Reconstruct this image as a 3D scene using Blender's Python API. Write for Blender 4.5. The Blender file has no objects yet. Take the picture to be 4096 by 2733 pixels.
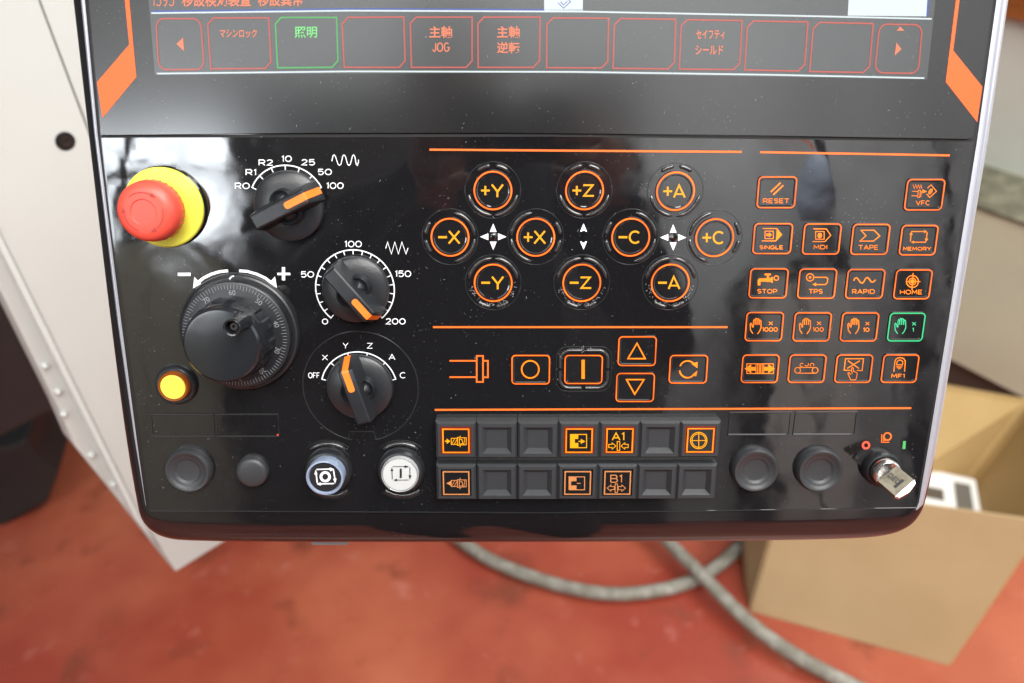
import bpy, bmesh, math, random
from mathutils import Vector, Matrix
random.seed(7)
S = bpy.context.scene
COL = S.collection
R = math.radians
# ------------------------------------------------------------------ camera, world, lamps
FPX, CX, CY = 3100.0, 2048.0, 1366.5        # focal length and centre of the photograph in its own pixels
TH = R(14.8)                                # the panel leans away from the picture plane by this
Z0 = 0.334                                  # metres from the lens to the panel along the view
up = Vector((-304, 4500, 3100)).normalized()            # world up seen from the camera
xa = (Vector((1, 0, 0)) - up * up.x).normalized()
ya = up.cross(xa)
RW = Matrix((xa, ya, up)).to_4x4()
CAM_M = Matrix.Translation((0, 0, 1.35)) @ RW
cam_d = bpy.data.cameras.new('camera')
cam = bpy.data.objects.new('camera', cam_d); COL.objects.link(cam)
cam.matrix_world = CAM_M
cam_d.sensor_width = 36; cam_d.lens = 36 * FPX / 4096
cam_d.clip_start = 0.01; cam_d.clip_end = 100
cam_d.dof.use_dof = True; cam_d.dof.focus_distance = 0.328; cam_d.dof.aperture_fstop = 8.0
S.camera = cam
S.render.engine = 'CYCLES'
S.cycles.use_denoising = True
S.cycles.max_bounces = 8
S.view_settings.view_transform = 'Standard'; S.view_settings.look = 'None'
S.view_settings.exposure = 0.0
W = bpy.data.worlds.new('World'); S.world = W; W.use_nodes = True
W.node_tree.nodes['Background'].inputs[0].default_value = (0.93, 0.97, 1.0, 1)
W.node_tree.nodes['Background'].inputs[1].default_value = 0.15

def lamp(name, loc, aim, sx, sy, watt, col=(1, 1, 1)):
    d = bpy.data.lights.new(name, 'AREA'); d.shape = 'RECTANGLE'; d.size = sx; d.size_y = sy
    d.energy = watt; d.color = col
    o = bpy.data.objects.new(name, d); COL.objects.link(o); o.location = loc
    o.rotation_euler = (Vector(aim) - Vector(loc)).to_track_quat('-Z', 'Y').to_euler()
    return o
lamp('ceiling_or_fill_light', (0.9, -0.8, 3.3), (0.1, 0.4, 0.9), 2.2, 1.3, 105, (1.0, 0.98, 0.95))
lamp('daylight_door', (2.6, 0.1, 1.9), (0.0, 0.4, 1.0), 1.4, 1.4, 17, (0.86, 0.93, 1.0))
lamp('ceiling_or_fill_light', (0.2, -2.0, 3.7), (0.2, -3.5, 1.3), 5.0, 0.6, 350, (1.0, 0.98, 0.95))  # added fill lamp to brighten the back wall mirrored in the panel
lamp('ceiling_or_fill_light', (1.5, 1.2, 3.4), (0.8, 1.0, 0.3), 2.0, 1.6, 75, (1.0, 0.98, 0.95))

# ------------------------------------------------------------------ geometry of the shot
PX, PY, PN = Vector((1, 0, 0)), Vector((0, math.cos(TH), math.sin(TH))), Vector((0, -math.sin(TH), math.cos(TH)))
PO = Vector((0, 0, -Z0))
PANEL_M = CAM_M @ Matrix.Translation(PO) @ Matrix((PX, PY, PN)).transposed().to_4x4()
def P(px, py, h=0.0):
    """point of the panel face (local metres) at height h above it, measured in the photograph"""
    d = Vector(((px - CX) / FPX, -(py - CY) / FPX, -1))
    t = (PN.dot(PO) + h) / PN.dot(d)
    q = d * t - PO
    return Vector((q.dot(PX), q.dot(PY), h))
def ray(px, py):
    return (RW.to_3x3() @ Vector(((px - CX) / FPX, -(py - CY) / FPX, -1)))
EYE = Vector((0, 0, 1.35))
def on_floor(px, py, z=0.0):
    d = ray(px, py); return EYE + d * ((z - EYE.z) / d.z)
def on_plane(px, py, pt, n):
    d = ray(px, py); return EYE + d * ((pt - EYE).dot(n) / d.dot(n))
SP = {'A': (300, 0, .5106), 'B': (1400, 0, .5532), 'C': (2600, 0, .6366), 'D': (400, 500, .5532), 'E': (500, 1000, .5319),
      'F': (500, 1550, .5532), 'G': (1650, 550, .5745), 'H': (1650, 1250, .5745), 'I': (1650, 1600, .5745),
      'J': (2900, 550, .4255), 'K': (2900, 1000, .4255), 'L': (2850, 1600, .4681), 'M': (3250, 600, .2553), 'O': (0, 0, 1)}
def Z(s, x, y, h=0.0):
    ox, oy, k = SP[s]; return P(ox + x * k, oy + y * k, h)
def mmpx(s, n, x, y, h=0.0):
    """length of n zoom pixels at that place, in metres"""
    return (Z(s, x + n / 2, y, h) - Z(s, x - n / 2, y, h)).length

# ------------------------------------------------------------------ materials
def mat(name, col, rough=0.5, metal=0.0, ior=1.5, coat=0.0, emis=None, es=1.0, bump=None, dust=0.0, mottle=None, trans=0.0, spec=None):
    m = bpy.data.materials.new(name); m.use_nodes = True
    nt = m.node_tree; b = nt.nodes['Principled BSDF']; L = nt.links
    b.inputs['Base Color'].default_value = (*col, 1); b.inputs['Roughness'].default_value = rough
    b.inputs['Metallic'].default_value = metal; b.inputs['IOR'].default_value = ior
    b.inputs['Coat Weight'].default_value = coat; b.inputs['Transmission Weight'].default_value = trans
    if spec is not None: b.inputs['Specular IOR Level'].default_value = spec
    if emis: b.inputs['Emission Color'].default_value = (*emis, 1); b.inputs['Emission Strength'].default_value = es
    tc = nt.nodes.new('ShaderNodeTexCoord'); src = tc.outputs['Object']
    def noise(scale, detail=3, rg=0.5):
        n = nt.nodes.new('ShaderNodeTexNoise'); n.inputs['Scale'].default_value = scale
        n.inputs['Detail'].default_value = detail; n.inputs['Roughness'].default_value = rg
        L.new(src, n.inputs['Vector']); return n
    cur = None
    if mottle:
        sc, c2, lo, hi = mottle
        n = noise(sc, 5, 0.6); r = nt.nodes.new('ShaderNodeMapRange')
        r.inputs['From Min'].default_value = lo; r.inputs['From Max'].default_value = hi
        L.new(n.outputs['Fac'], r.inputs['Value'])
        mx = nt.nodes.new('ShaderNodeMix'); mx.data_type = 'RGBA'
        mx.inputs[6].default_value = (*col, 1); mx.inputs[7].default_value = (*c2, 1)
        L.new(r.outputs['Result'], mx.inputs[0]); cur = mx.outputs[2]
        L.new(cur, b.inputs['Base Color'])
    if dust:
        v = nt.nodes.new('ShaderNodeTexVoronoi'); v.inputs['Scale'].default_value = 620
        w = noise(900, 2); add = nt.nodes.new('ShaderNodeVectorMath'); add.operation = 'MULTIPLY_ADD'
        L.new(w.outputs['Color'], add.inputs[0]); add.inputs[1].default_value = (.0010,) * 3; L.new(src, add.inputs[2])
        L.new(add.outputs[0], v.inputs['Vector'])
        n2 = noise(60, 3); s1 = nt.nodes.new('ShaderNodeMapRange')
        s1.inputs['From Min'].default_value = .45; s1.inputs['From Max'].default_value = .75
        s1.inputs['To Min'].default_value = .05; s1.inputs['To Max'].default_value = .13
        L.new(n2.outputs['Fac'], s1.inputs['Value'])
        lt = nt.nodes.new('ShaderNodeMath'); lt.operation = 'LESS_THAN'
        L.new(v.outputs['Distance'], lt.inputs[0]); L.new(s1.outputs['Result'], lt.inputs[1])
        mu = nt.nodes.new('ShaderNodeMath'); mu.operation = 'MULTIPLY'; mu.inputs[1].default_value = dust
        L.new(lt.outputs[0], mu.inputs[0])
        mx = nt.nodes.new('ShaderNodeMix'); mx.data_type = 'RGBA'
        mx.inputs[6].default_value = (*col, 1); mx.inputs[7].default_value = (.26, .27, .28, 1)
        if cur: L.new(cur, mx.inputs[6])
        L.new(mu.outputs[0], mx.inputs[0]); L.new(mx.outputs[2], b.inputs['Base Color'])
    if bump:
        h = None
        for sc, st, dist in bump:
            n = noise(sc, 2); bp = nt.nodes.new('ShaderNodeBump')
            bp.inputs['Strength'].default_value = st; bp.inputs['Distance'].default_value = dist
            L.new(n.outputs['Fac'], bp.inputs['Height'])
            if h: L.new(h, bp.inputs['Normal'])
            h = bp.outputs['Normal']
        L.new(h, b.inputs['Normal'])
    return m
M = {}
M['gloss'] = mat('gloss_black_film', (.008, .008, .009), .035, ior=1.72, bump=[(18, 1.0, .00048), (55, 1.0, .00006)], dust=.55)
def smear(m, lo, hi):
    nt = m.node_tree; b = nt.nodes['Principled BSDF']; tc = nt.nodes.new('ShaderNodeTexCoord')
    n = nt.nodes.new('ShaderNodeTexNoise'); n.inputs['Scale'].default_value = 34; n.inputs['Detail'].default_value = 6; n.inputs['Distortion'].default_value = 1.2
    r = nt.nodes.new('ShaderNodeMapRange'); r.inputs['From Min'].default_value = .42; r.inputs['From Max'].default_value = .72; r.inputs['To Min'].default_value = lo; r.inputs['To Max'].default_value = hi
    nt.links.new(tc.outputs['Object'], n.inputs['Vector']); nt.links.new(n.outputs['Fac'], r.inputs['Value']); nt.links.new(r.outputs[0], b.inputs['Roughness'])
smear(M['gloss'], .025, .13)
M['plate'] = mat('gloss_black_plate', (.007, .007, .008), .05, ior=1.6, dust=.5)
M['glass'] = mat('screen_glass', (.012, .013, .014), .16, ior=1.66, dust=.5)
M['lcd'] = mat('liquid_crystal', (.02, .021, .022), .2, ior=1.7, emis=(.85, .95, 1), es=.055, dust=.35)
M['body'] = mat('gloss_black_body', (.009, .008, .009), .07, ior=1.6, dust=.3)
M['groove'] = mat('dark_gap', (.003, .003, .003), .6)
M['silver'] = mat('silver_trim', (.50, .52, .58), .3, metal=.6)
M['knob'] = mat('black_plastic', (.013, .0145, .017), .31, bump=[(1600, .35, .0002)], mottle=(120, (.017, .019, .022), .4, .7))
M['knob2'] = mat('black_satin_plastic', (.012, .014, .017), .2, bump=[(60, .3, .0006)])
M['cap'] = mat('grey_rubber', (.027, .029, .032), .42, bump=[(1500, .35, .0002)])
M['guard'] = mat('clear_black_ridge', (.022, .023, .024), .13, ior=1.7)
M['orange'] = mat('orange_print', (.84, .15, .018), .35)
M['stripe'] = mat('orange_stripe_print', (.80, .11, .014), .45)
M['orangeR'] = mat('orange_marker', (.95, .20, .018), .4)
M['glowdim'] = mat('dark_red_glow', (.06, .01, .01), .2, emis=(1, .10, .01), es=.22)
M['flap'] = mat('grey_flap', (.16, .16, .165), .4)
M['edge'] = mat('dark_red_lens_edge', (.10, .02, .02), .12)
M['ink'] = mat('dark_print', (.12, .11, .09), .6)
M['fibre'] = mat('pale_fibres', (.34, .35, .37), .8)
M['dim'] = mat('dim_orange_print', (.50, .19, .06), .4, emis=(1, .3, .08), es=.02)
M['white'] = mat('white_print', (.86, .88, .90), .35)
M['tick'] = mat('pale_tick_print', (.24, .25, .27), .5)
M['red'] = mat('red_plastic', (.70, .075, .048), .4, bump=[(900, .15, .0002)])
M['redline'] = mat('red_engraving', (.34, .03, .02), .5)
M['yellow'] = mat('yellow_plastic', (.80, .78, .09), .2)
M['amber'] = mat('amber_lens', (.88, .66, .07), .3)
M['amberR'] = mat('amber_ring', (.24, .06, .008), .12)
M['lensw'] = mat('white_lens', (.47, .49, .485), .35)
M['clear'] = mat('clear_blue_ring', (.50, .62, .85), .05, trans=.55, ior=1.5, coat=1)
M['clearw'] = mat('clear_white_ring', (.8, .82, .84), .06, trans=.7, ior=1.5)
M['black'] = mat('black_print', (.015, .015, .018), .3)
M['keyface'] = mat('key_face', (.010, .010, .011), .05, ior=1.7, dust=.3)
M['glow'] = mat('red_orange_glow', (.05, .01, .0), .4, emis=(1, .075, .006), es=1.15)
M['glowY'] = mat('amber_glow', (.05, .02, .0), .4, emis=(1, .19, .0), es=1.35)
M['glowT'] = mat('yellow_glow', (.05, .03, .0), .4, emis=(1, .38, .0), es=1.4)
def uneven(m, base, amp):
    nt = m.node_tree; b = nt.nodes['Principled BSDF']; tc = nt.nodes.new('ShaderNodeTexCoord')
    n = nt.nodes.new('ShaderNodeTexNoise'); n.inputs['Scale'].default_value = 75; n.inputs['Detail'].default_value = 2
    r = nt.nodes.new('ShaderNodeMapRange'); r.inputs['From Min'].default_value = .3; r.inputs['From Max'].default_value = .7; r.inputs['To Min'].default_value = base - amp; r.inputs['To Max'].default_value = base + amp
    nt.links.new(tc.outputs['Object'], n.inputs['Vector']); nt.links.new(n.outputs['Fac'], r.inputs['Value']); nt.links.new(r.outputs[0], b.inputs['Emission Strength'])
uneven(M['glow'], 1.35, .45); uneven(M['glowY'], 2.0, .7)
M['glowG'] = mat('green_glow', (.0, .03, .01), .4, emis=(.01, .60, .16), es=1.0)
M['glowG2'] = mat('mint_glow', (.0, .03, .01), .4, emis=(.08, .95, .42), es=1.0)
M['scrR'] = mat('screen_red', (.02, .02, .02), .3, emis=(.66, .085, .055), es=1.0)
M['scrT'] = mat('screen_text', (.02, .02, .02), .3, emis=(1, .24, .10), es=1.0)
M['scrG'] = mat('screen_green', (.02, .02, .02), .3, emis=(.06, .52, .10), es=1.0)
M['scrG2'] = mat('screen_pale_green', (.02, .02, .02), .3, emis=(.22, .85, .24), es=1.0)
M['scrW'] = mat('screen_white', (.02, .02, .02), .3, emis=(.80, .90, .92), es=1.0)
M['scrB'] = mat('screen_blue', (.02, .02, .02), .3, emis=(.04, .09, .42), es=1.0)
M['chrome'] = mat('chrome', (.58, .57, .56), .24, metal=1)
M['brass'] = mat('nickel_key', (.15, .135, .10), .5, metal=.5, mottle=(300, (.08, .07, .045), .45, .7))
M['green'] = mat('green_print', (.07, .36, .11), .4)
M['redp'] = mat('red_print', (.85, .09, .05), .4)
M['cabinet'] = mat('cream_painted_steel', (.50, .525, .50), .5, bump=[(330, .35, .0005)], mottle=(3, (.47, .49, .465), .35, .7))
M['cabedge'] = mat('pale_edge', (.54, .58, .56), .35)
M['seam'] = mat('seam_gap', (.26, .255, .235), .8)
M['bolt'] = mat('dark_bolt', (.05, .045, .04), .35, metal=.7)
M['pbolt'] = mat('painted_bolt', (.56, .58, .56), .3)
M['machine'] = mat('dark_machine', (.012, .012, .013), .5, mottle=(5, (.022, .02, .02), .4, .7))
M['card'] = mat('cardboard', (.46, .335, .18), .8, mottle=(6, (.42, .30, .155), .35, .7), bump=[(300, .2, .0005)])
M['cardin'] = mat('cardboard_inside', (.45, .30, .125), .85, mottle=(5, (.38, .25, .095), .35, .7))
M['package'] = mat('white_carton', (.74, .74, .71), .5)
M['wall'] = mat('pale_wall', (.72, .74, .66), .7, mottle=(2.5, (.64, .66, .59), .4, .7))
M['ledge'] = mat('dirty_ledge', (.12, .115, .075), .8, mottle=(30, (.24, .23, .16), .42, .68))
M['beige'] = mat('beige_steel', (.70, .70, .52), .5, mottle=(4, (.65, .655, .49), .4, .7))
M['shade_brown'] = mat('painted_shade_brown', (.09, .07, .05), .7)  # brown painted in for shade on the floor; also colours the package label
M['wood'] = mat('orange_wood', (.40, .13, .03), .5, mottle=(20, (.24, .07, .015), .4, .7))
M['hose'] = mat('grey_braid', (.17, .16, .125), .7, mottle=(38, (.32, .31, .27), .4, .7), bump=[(160, .8, .004)])
M['cloth'] = mat('navy_cloth', (.010, .013, .022), .9)
M['cloth2'] = mat('dark_trousers', (.010, .010, .011), .9)
M['skin'] = mat('skin', (.52, .27, .20), .55)
M['hair'] = mat('black_hair', (.012, .010, .009), .6)
M['winframe'] = mat('grey_frame', (.10, .10, .10), .5)
M['winpane'] = mat('bright_window', (.0, .0, .0), .4, emis=(.88, .94, 1), es=8.5)
def view_through(m):
    nt = m.node_tree; b = nt.nodes['Principled BSDF']; tc = nt.nodes.new('ShaderNodeTexCoord')
    n = nt.nodes.new('ShaderNodeTexNoise'); n.inputs['Scale'].default_value = 2.3; n.inputs['Detail'].default_value = 4
    r = nt.nodes.new('ShaderNodeMapRange'); r.inputs['From Min'].default_value = .34; r.inputs['From Max'].default_value = .44; r.inputs['To Min'].default_value = 6; r.inputs['To Max'].default_value = 17
    nt.links.new(tc.outputs['Object'], n.inputs['Vector']); nt.links.new(n.outputs['Fac'], r.inputs['Value']); nt.links.new(r.outputs[0], b.inputs['Emission Strength'])
view_through(M['winpane'])
M['backwall'] = mat('light_workshop_wall', (.70, .73, .75), .8, mottle=(.9, (.56, .58, .59), .45, .6))
M['locker'] = mat('olive_locker', (.42, .42, .34), .6)
# the red floor
def floor_mat():
    m = mat('red_epoxy_floor', (.47, .10, .045), .34, mottle=None)
    nt = m.node_tree; L = nt.links; b = nt.nodes['Principled BSDF']
    tc = nt.nodes.new('ShaderNodeTexCoord')
    def ns(sc, det, off):
        mp = nt.nodes.new('ShaderNodeMapping'); mp.inputs['Location'].default_value = off
        L.new(tc.outputs['Object'], mp.inputs['Vector'])
        n = nt.nodes.new('ShaderNodeTexNoise'); n.inputs['Scale'].default_value = sc
        n.inputs['Detail'].default_value = det; n.inputs['Roughness'].default_value = .55
        L.new(mp.outputs[0], n.inputs['Vector']); return n
    def mix(a, c, fac, lo, hi):
        r = nt.nodes.new('ShaderNodeMapRange'); r.inputs['From Min'].default_value = lo; r.inputs['From Max'].default_value = hi
        L.new(fac, r.inputs['Value'])
        x = nt.nodes.new('ShaderNodeMix'); x.data_type = 'RGBA'
        if hasattr(a, 'links'): L.new(a, x.inputs[6])
        else: x.inputs[6].default_value = (*a, 1)
        x.inputs[7].default_value = (*c, 1); L.new(r.outputs[0], x.inputs[0]); return x.outputs[2]
    a = mix((.27, .045, .027), (.42, .118, .062), ns(1.7, 4, (.4, 0, 0)).outputs['Fac'], .38, .64)
    a = mix(a, (.17, .045, .025), ns(7, 4, (3, 1, 0)).outputs['Fac'], .57, .74)
    a = mix(a, (.46, .18, .145), ns(11, 5, (7, 2, 0)).outputs['Fac'], .62, .84)
    a = mix(a, (.50, .36, .32), ns(34, 3, (1, 9, 0)).outputs['Fac'], .74, .80)
    L.new(a, b.inputs['Base Color'])
    rr = nt.nodes.new('ShaderNodeMapRange'); rr.inputs['To Min'].default_value = .14; rr.inputs['To Max'].default_value = .38
    L.new(ns(4, 4, (2, 2, 2)).outputs['Fac'], rr.inputs['Value']); L.new(rr.outputs[0], b.inputs['Roughness'])
    return m
M['floor'] = floor_mat()

# ------------------------------------------------------------------ object helpers
def link(name, me, parent=None, label=None, cat=None, group=None, kind=None):
    o = bpy.data.objects.new(name, me); COL.objects.link(o)
    if parent: o.parent = parent
    if label: o['label'] = label
    if cat: o['category'] = cat
    if group: o['group'] = group
    if kind: o['kind'] = kind
    return o
def empty(name, label, cat, loc=(0, 0, 0), group=None):
    o = link(name, None, None, label, cat, group); o.location = loc; o.empty_display_size = .05; return o
class MB:
    def __init__(s): s.v = []; s.f = []
    def add(s, vs, fs):
        k = len(s.v); s.v += [Vector(v) for v in vs]; s.f += [tuple(k + i for i in f) for f in fs]; return s
    def quad(s, *p): return s.add(p, [tuple(range(len(p)))])
    def loft(s, rings, close=True, cap0=False, cap1=False):
        n = len(rings[0]); vs = [p for r in rings for p in r]; fs = []
        for i in range(len(rings) - 1):
            for j in range(n if close else n - 1):
                k = (j + 1) % n
                fs.append((i * n + j, i * n + k, (i + 1) * n + k, (i + 1) * n + j))
        if cap0: fs.append(tuple(range(n - 1, -1, -1)))
        if cap1: fs.append(tuple((len(rings) - 1) * n + j for j in range(n)))
        return s.add(vs, fs)
    def lathe(s, c, prof, n=48, cap=True):
        rings = [[Vector((c[0] + r * math.cos(2 * math.pi * j / n), c[1] + r * math.sin(2 * math.pi * j / n), z)) for j in range(n)] for r, z in prof]
        return s.loft(rings, True, False, cap)
    def tube(s, pts, r, n=8, close=False, flat=1.0, upv=Vector((0, 0, 1))):
        rings = []; m = len(pts)
        for i, p in enumerate(pts):
            a = pts[(i - 1) % m] if (close or i) else p; b = pts[(i + 1) % m] if (close or i < m - 1) else p
            t = (b - a).normalized(); u = t.cross(upv).normalized(); w = u.cross(t)
            rr = r(i / (m - 1)) if callable(r) else r
            rings.append([p + u * (rr * math.cos(2 * math.pi * k / n)) + w * (rr * flat * math.sin(2 * math.pi * k / n)) for k in range(n)])
        if close: rings.append(rings[0])
        return s.loft(rings, True, not close, not close)
    def ribbon(s, pts, w, close=False, dz=0.0):
        """flat stroke of width w with mitred corners, in the panel plane"""
        pts = [Vector((p[0], p[1], p[2] + dz)) for p in pts]; m = len(pts); L_, R_ = [], []
        for i, p in enumerate(pts):
            a = pts[(i - 1) % m] if (close or i) else None; b = pts[(i + 1) % m] if (close or i < m - 1) else None
            t1 = (p - a).normalized() if a is not None else None; t2 = (b - p).normalized() if b is not None else None
            if t1 is None: t1 = t2
            if t2 is None: t2 = t1
            n1 = Vector((-t1.y, t1.x, 0)); n2 = Vector((-t2.y, t2.x, 0)); nn = n1 + n2
            if nn.length < 1e-6: nn = n1
            nn.normalize(); k = min(2.0, 1 / max(.35, nn.dot(n1)))
            L_.append(p + nn * (w / 2 * k)); R_.append(p - nn * (w / 2 * k))
        fs = []; n = m if close else m - 1
        for i in range(n):
            j = (i + 1) % m; fs.append((i, m + i, m + j, j))
        return s.add(L_ + R_, fs)
    def poly(s, pts, dz=0.0):
        return s.add([Vector((p[0], p[1], p[2] + dz)) for p in pts], [tuple(range(len(pts)))])
    def prism(s, pts, d):
        """polygon pushed back by vector d"""
        a = [Vector(p) for p in pts]; b = [p + Vector(d) for p in a]
        return s.loft([b, a], True, True, True)
    def build(s, name, m, parent=None, smooth=None, bevel=0, **kw):
        me = bpy.data.meshes.new(name); me.from_pydata([tuple(v) for v in s.v], [], s.f)
        bm = bmesh.new(); bm.from_mesh(me)
        bmesh.ops.remove_doubles(bm, verts=bm.verts, dist=1e-7)
        bmesh.ops.recalc_face_normals(bm, faces=bm.faces)
        if bevel: bmesh.ops.bevel(bm, geom=bm.edges[:] , offset=bevel, segments=2, affect='EDGES', profile=.6)
        bm.to_mesh(me); bm.free()
        if smooth is not None:
            me.polygons.foreach_set('use_smooth', [True] * len(me.polygons)); me.set_sharp_from_angle(angle=R(smooth))
        me.materials.append(M[m] if isinstance(m, str) else m)
        return link(name, me, parent, **kw)
def flatbuild(mb, name, m, parent=None, **kw):
    """flat print: faces turned towards the viewer"""
    me = bpy.data.meshes.new(name); me.from_pydata([tuple(v) for v in mb.v], [], mb.f)
    bm = bmesh.new(); bm.from_mesh(me)
    for f in bm.faces:
        f.normal_update()
        if f.normal.z < 0: f.normal_flip()
    bm.to_mesh(me); bm.free(); me.materials.append(M[m]); return link(name, me, parent, **kw)
FONTC = {}
def text_verts(st, off=0.0):
    key = (st, off)
    if key in FONTC: return FONTC[key]
    cu = bpy.data.curves.new('txt', 'FONT'); cu.body = st; cu.offset = off; cu.resolution_u = 4
    o = bpy.data.objects.new('txt', cu); COL.objects.link(o)
    dg = bpy.context.evaluated_depsgraph_get(); me = bpy.data.meshes.new_from_object(o.evaluated_get(dg))
    vs = [v.co.copy() for v in me.vertices]; fs = [tuple(p.vertices) for p in me.polygons]
    bpy.data.objects.remove(o); bpy.data.curves.remove(cu); bpy.data.meshes.remove(me)
    x0 = min(v.x for v in vs); x1 = max(v.x for v in vs); y0 = min(v.y for v in vs); y1 = max(v.y for v in vs)
    vs = [Vector(((v.x - x0) / (x1 - x0) - .5, (v.y - y0) / (y1 - y0) - .5, 0)) for v in vs]
    FONTC[key] = (vs, fs); return FONTC[key]
def text(mb, st, s, x0, y0, x1, y1, h=0.0002, off=0.01):
    vs, fs = text_verts(st, off); xm, ym = (x0 + x1) / 2, (y0 + y1) / 2
    c = Z(s, xm, ym, h); ux = Z(s, x1, ym, h) - Z(s, x0, ym, h); uy = Z(s, xm, y0, h) - Z(s, xm, y1, h)
    return mb.add([c + ux * v.x + uy * v.y for v in vs], fs)
def text_at(mb, st, c, w, hgt, ang, off=0.01):
    vs, fs = text_verts(st, off); ca, sa = math.cos(ang), math.sin(ang)
    return mb.add([Vector((c[0] + ca * v.x * w - sa * v.y * hgt, c[1] + sa * v.x * w + ca * v.y * hgt, c[2])) for v in vs], fs)
def ga(cx, cy, rx, ry, a0, a1, n=10): return [(cx + rx * math.cos(R(a0 + (a1 - a0) * i / n)), cy + ry * math.sin(R(a0 + (a1 - a0) * i / n))) for i in range(n + 1)]
GL = {  # monoline wide lettering: width, strokes in a box one unit high
 'A': (1.05, [[(0, 0), (.525, 1), (1.05, 0)], [(.2, .33), (.85, .33)]]), 'B': (.85, [[(0, 0), (0, 1), (.55, 1)] + ga(.58, .76, .22, .24, 90, -90) + [(0, .52)], [(.58, .52)] + ga(.6, .26, .25, .26, 90, -90) + [(0, 0)]]),
 'C': (1.0, [ga(.52, .5, .52, .5, 50, 310, 22)]), 'D': (.95, [[(0, 0), (0, 1), (.45, 1)] + ga(.45, .5, .5, .5, 90, -90, 14) + [(0, 0)]]),
 'E': (.78, [[(.78, 1), (0, 1), (0, 0), (.78, 0)], [(0, .5), (.68, .5)]]), 'F': (.75, [[(.75, 1), (0, 1), (0, 0)], [(0, .48), (.62, .48)]]),
 'G': (1.05, [ga(.52, .5, .52, .5, 50, 350, 24) + [(1.04, .45), (.62, .45)]]), 'H': (.92, [[(0, 0), (0, 1)], [(.92, 0), (.92, 1)], [(0, .5), (.92, .5)]]),
 'I': (.12, [[(.06, 0), (.06, 1)]]), 'J': (.6, [[(.6, 1), (.6, .28)] + ga(.3, .28, .3, .28, 0, -170)]), 'L': (.7, [[(0, 1), (0, 0), (.7, 0)]]),
 'M': (1.1, [[(0, 0), (.1, 1), (.55, .3), (1.0, 1), (1.1, 0)]]), 'N': (.95, [[(0, 0), (0, 1), (.95, 0), (.95, 1)]]), 'O': (1.1, [ga(.55, .5, .55, .5, 90, 450, 28)]),
 'P': (.82, [[(0, 0), (0, 1), (.52, 1)] + ga(.52, .7, .3, .3, 90, -90) + [(0, .4)]]), 'R': (.88, [[(0, 0), (0, 1), (.55, 1)] + ga(.55, .71, .3, .29, 90, -90) + [(0, .42)], [(.45, .42), (.88, 0)]]),
 'S': (.85, [[(.80, .86)] + ga(.42, .76, .36, .24, 40, 250, 12)[1:] + ga(.43, .26, .40, .26, 80, -140, 12)]), 'T': (.9, [[(0, 1), (.9, 1)], [(.45, 1), (.45, 0)]]),
 'V': (1.0, [[(0, 1), (.5, 0), (1.0, 1)]]), 'X': (.95, [[(0, 0), (.95, 1)], [(0, 1), (.95, 0)]]), 'Y': (.95, [[(0, 1), (.475, .45), (.95, 1)], [(.475, .45), (.475, 0)]]), 'Z': (.9, [[(0, 1), (.88, 1), (0, 0), (.9, 0)]]),
 '0': (1.0, [ga(.5, .5, .5, .5, 90, 450, 26)]), '1': (.3, [[(0, .82), (.24, 1), (.24, 0)]]), '2': (.85, [ga(.42, .72, .38, .28, 165, -35, 12) + [(0, 0), (.85, 0)]]),
 '3': (.8, [ga(.38, .75, .36, .25, 150, -80, 12) + ga(.38, .26, .42, .26, 80, -150, 12)]), '5': (.82, [[(.76, 1), (.1, 1), (.04, .55)] + ga(.4, .33, .42, .33, 100, -145, 14)]), '9': (.8, [ga(.4, .7, .38, .30, 0, 360, 18), [(.78, .7), (.72, .25), (.5, .02), (.15, .02)]]),
 'x': (.9, [[(0, 0), (.9, 1)], [(0, 1), (.9, 0)]])}
def arc(cx, cy, r, a0, a1, n=24, ry=None):
    return [(cx + r * math.cos(R(a0 + (a1 - a0) * i / n)), cy - (ry or r) * math.sin(R(a0 + (a1 - a0) * i / n))) for i in range(n + 1)]
def larc(c, r, a0, a1, n=24, z=None):
    return [Vector((c[0] + r * math.cos(R(a0 + (a1 - a0) * i / n)), c[1] + r * math.sin(R(a0 + (a1 - a0) * i / n)), c[2] if z is None else z)) for i in range(n + 1)]
class Ink:
    """strokes, fills and lettering measured in one enlargement, laid flat at height h"""
    def __init__(s, sp, h, w): s.sp, s.h, s.w, s.mb, s.k = sp, h, w, MB(), 0
    def st(s, pts, w=None, close=False):
        p = [Z(s.sp, x, y, s.h) for x, y in pts]; s.k += 1
        s.mb.ribbon(p, mmpx(s.sp, w or s.w, pts[0][0], pts[0][1], s.h), close, s.k * 6e-6); return s
    def fill(s, pts): s.k += 1; s.mb.poly([Z(s.sp, x, y, s.h) for x, y in pts], s.k * 6e-6); return s
    def rect(s, x0, y0, x1, y1, w=None): return s.st([(x0, y0), (x1, y0), (x1, y1), (x0, y1)], w, True)
    def frect(s, x0, y0, x1, y1): return s.fill([(x0, y0), (x1, y0), (x1, y1), (x0, y1)])
    def circ(s, x, y, r, w=None): return s.st(arc(x, y, r, 0, 354, 40), w, True)
    def disc(s, x, y, r): return s.fill(arc(x, y, r, 0, 350, 28))
    def tx(s, t, x0, y0, x1, y1, off=.01): text(s.mb, t, s.sp, x0, y0, x1, y1, s.h, off); return s
    def wt(s, t, x0, y0, x1, y1, w=6, gap=.30):
        """wide monoline lettering fitted to a box"""
        tot = sum(GL[c][0] for c in t) + gap * (len(t) - 1); hw = w / 2; X0, X1, Y0, Y1 = x0 + hw, x1 - hw, y0 + hw, y1 - hw
        kx = (X1 - X0) / tot if tot > .5 else (Y1 - Y0); u = 0
        for c in t:
            for pl in GL[c][1]: s.st([(X0 + (u + a) * kx, Y1 - b_ * (Y1 - Y0)) for a, b_ in pl], w)
            u += GL[c][0] + gap
        return s
    def out(s, name, m, parent, **kw): return flatbuild(s.mb, name, m, parent, **kw)
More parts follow.
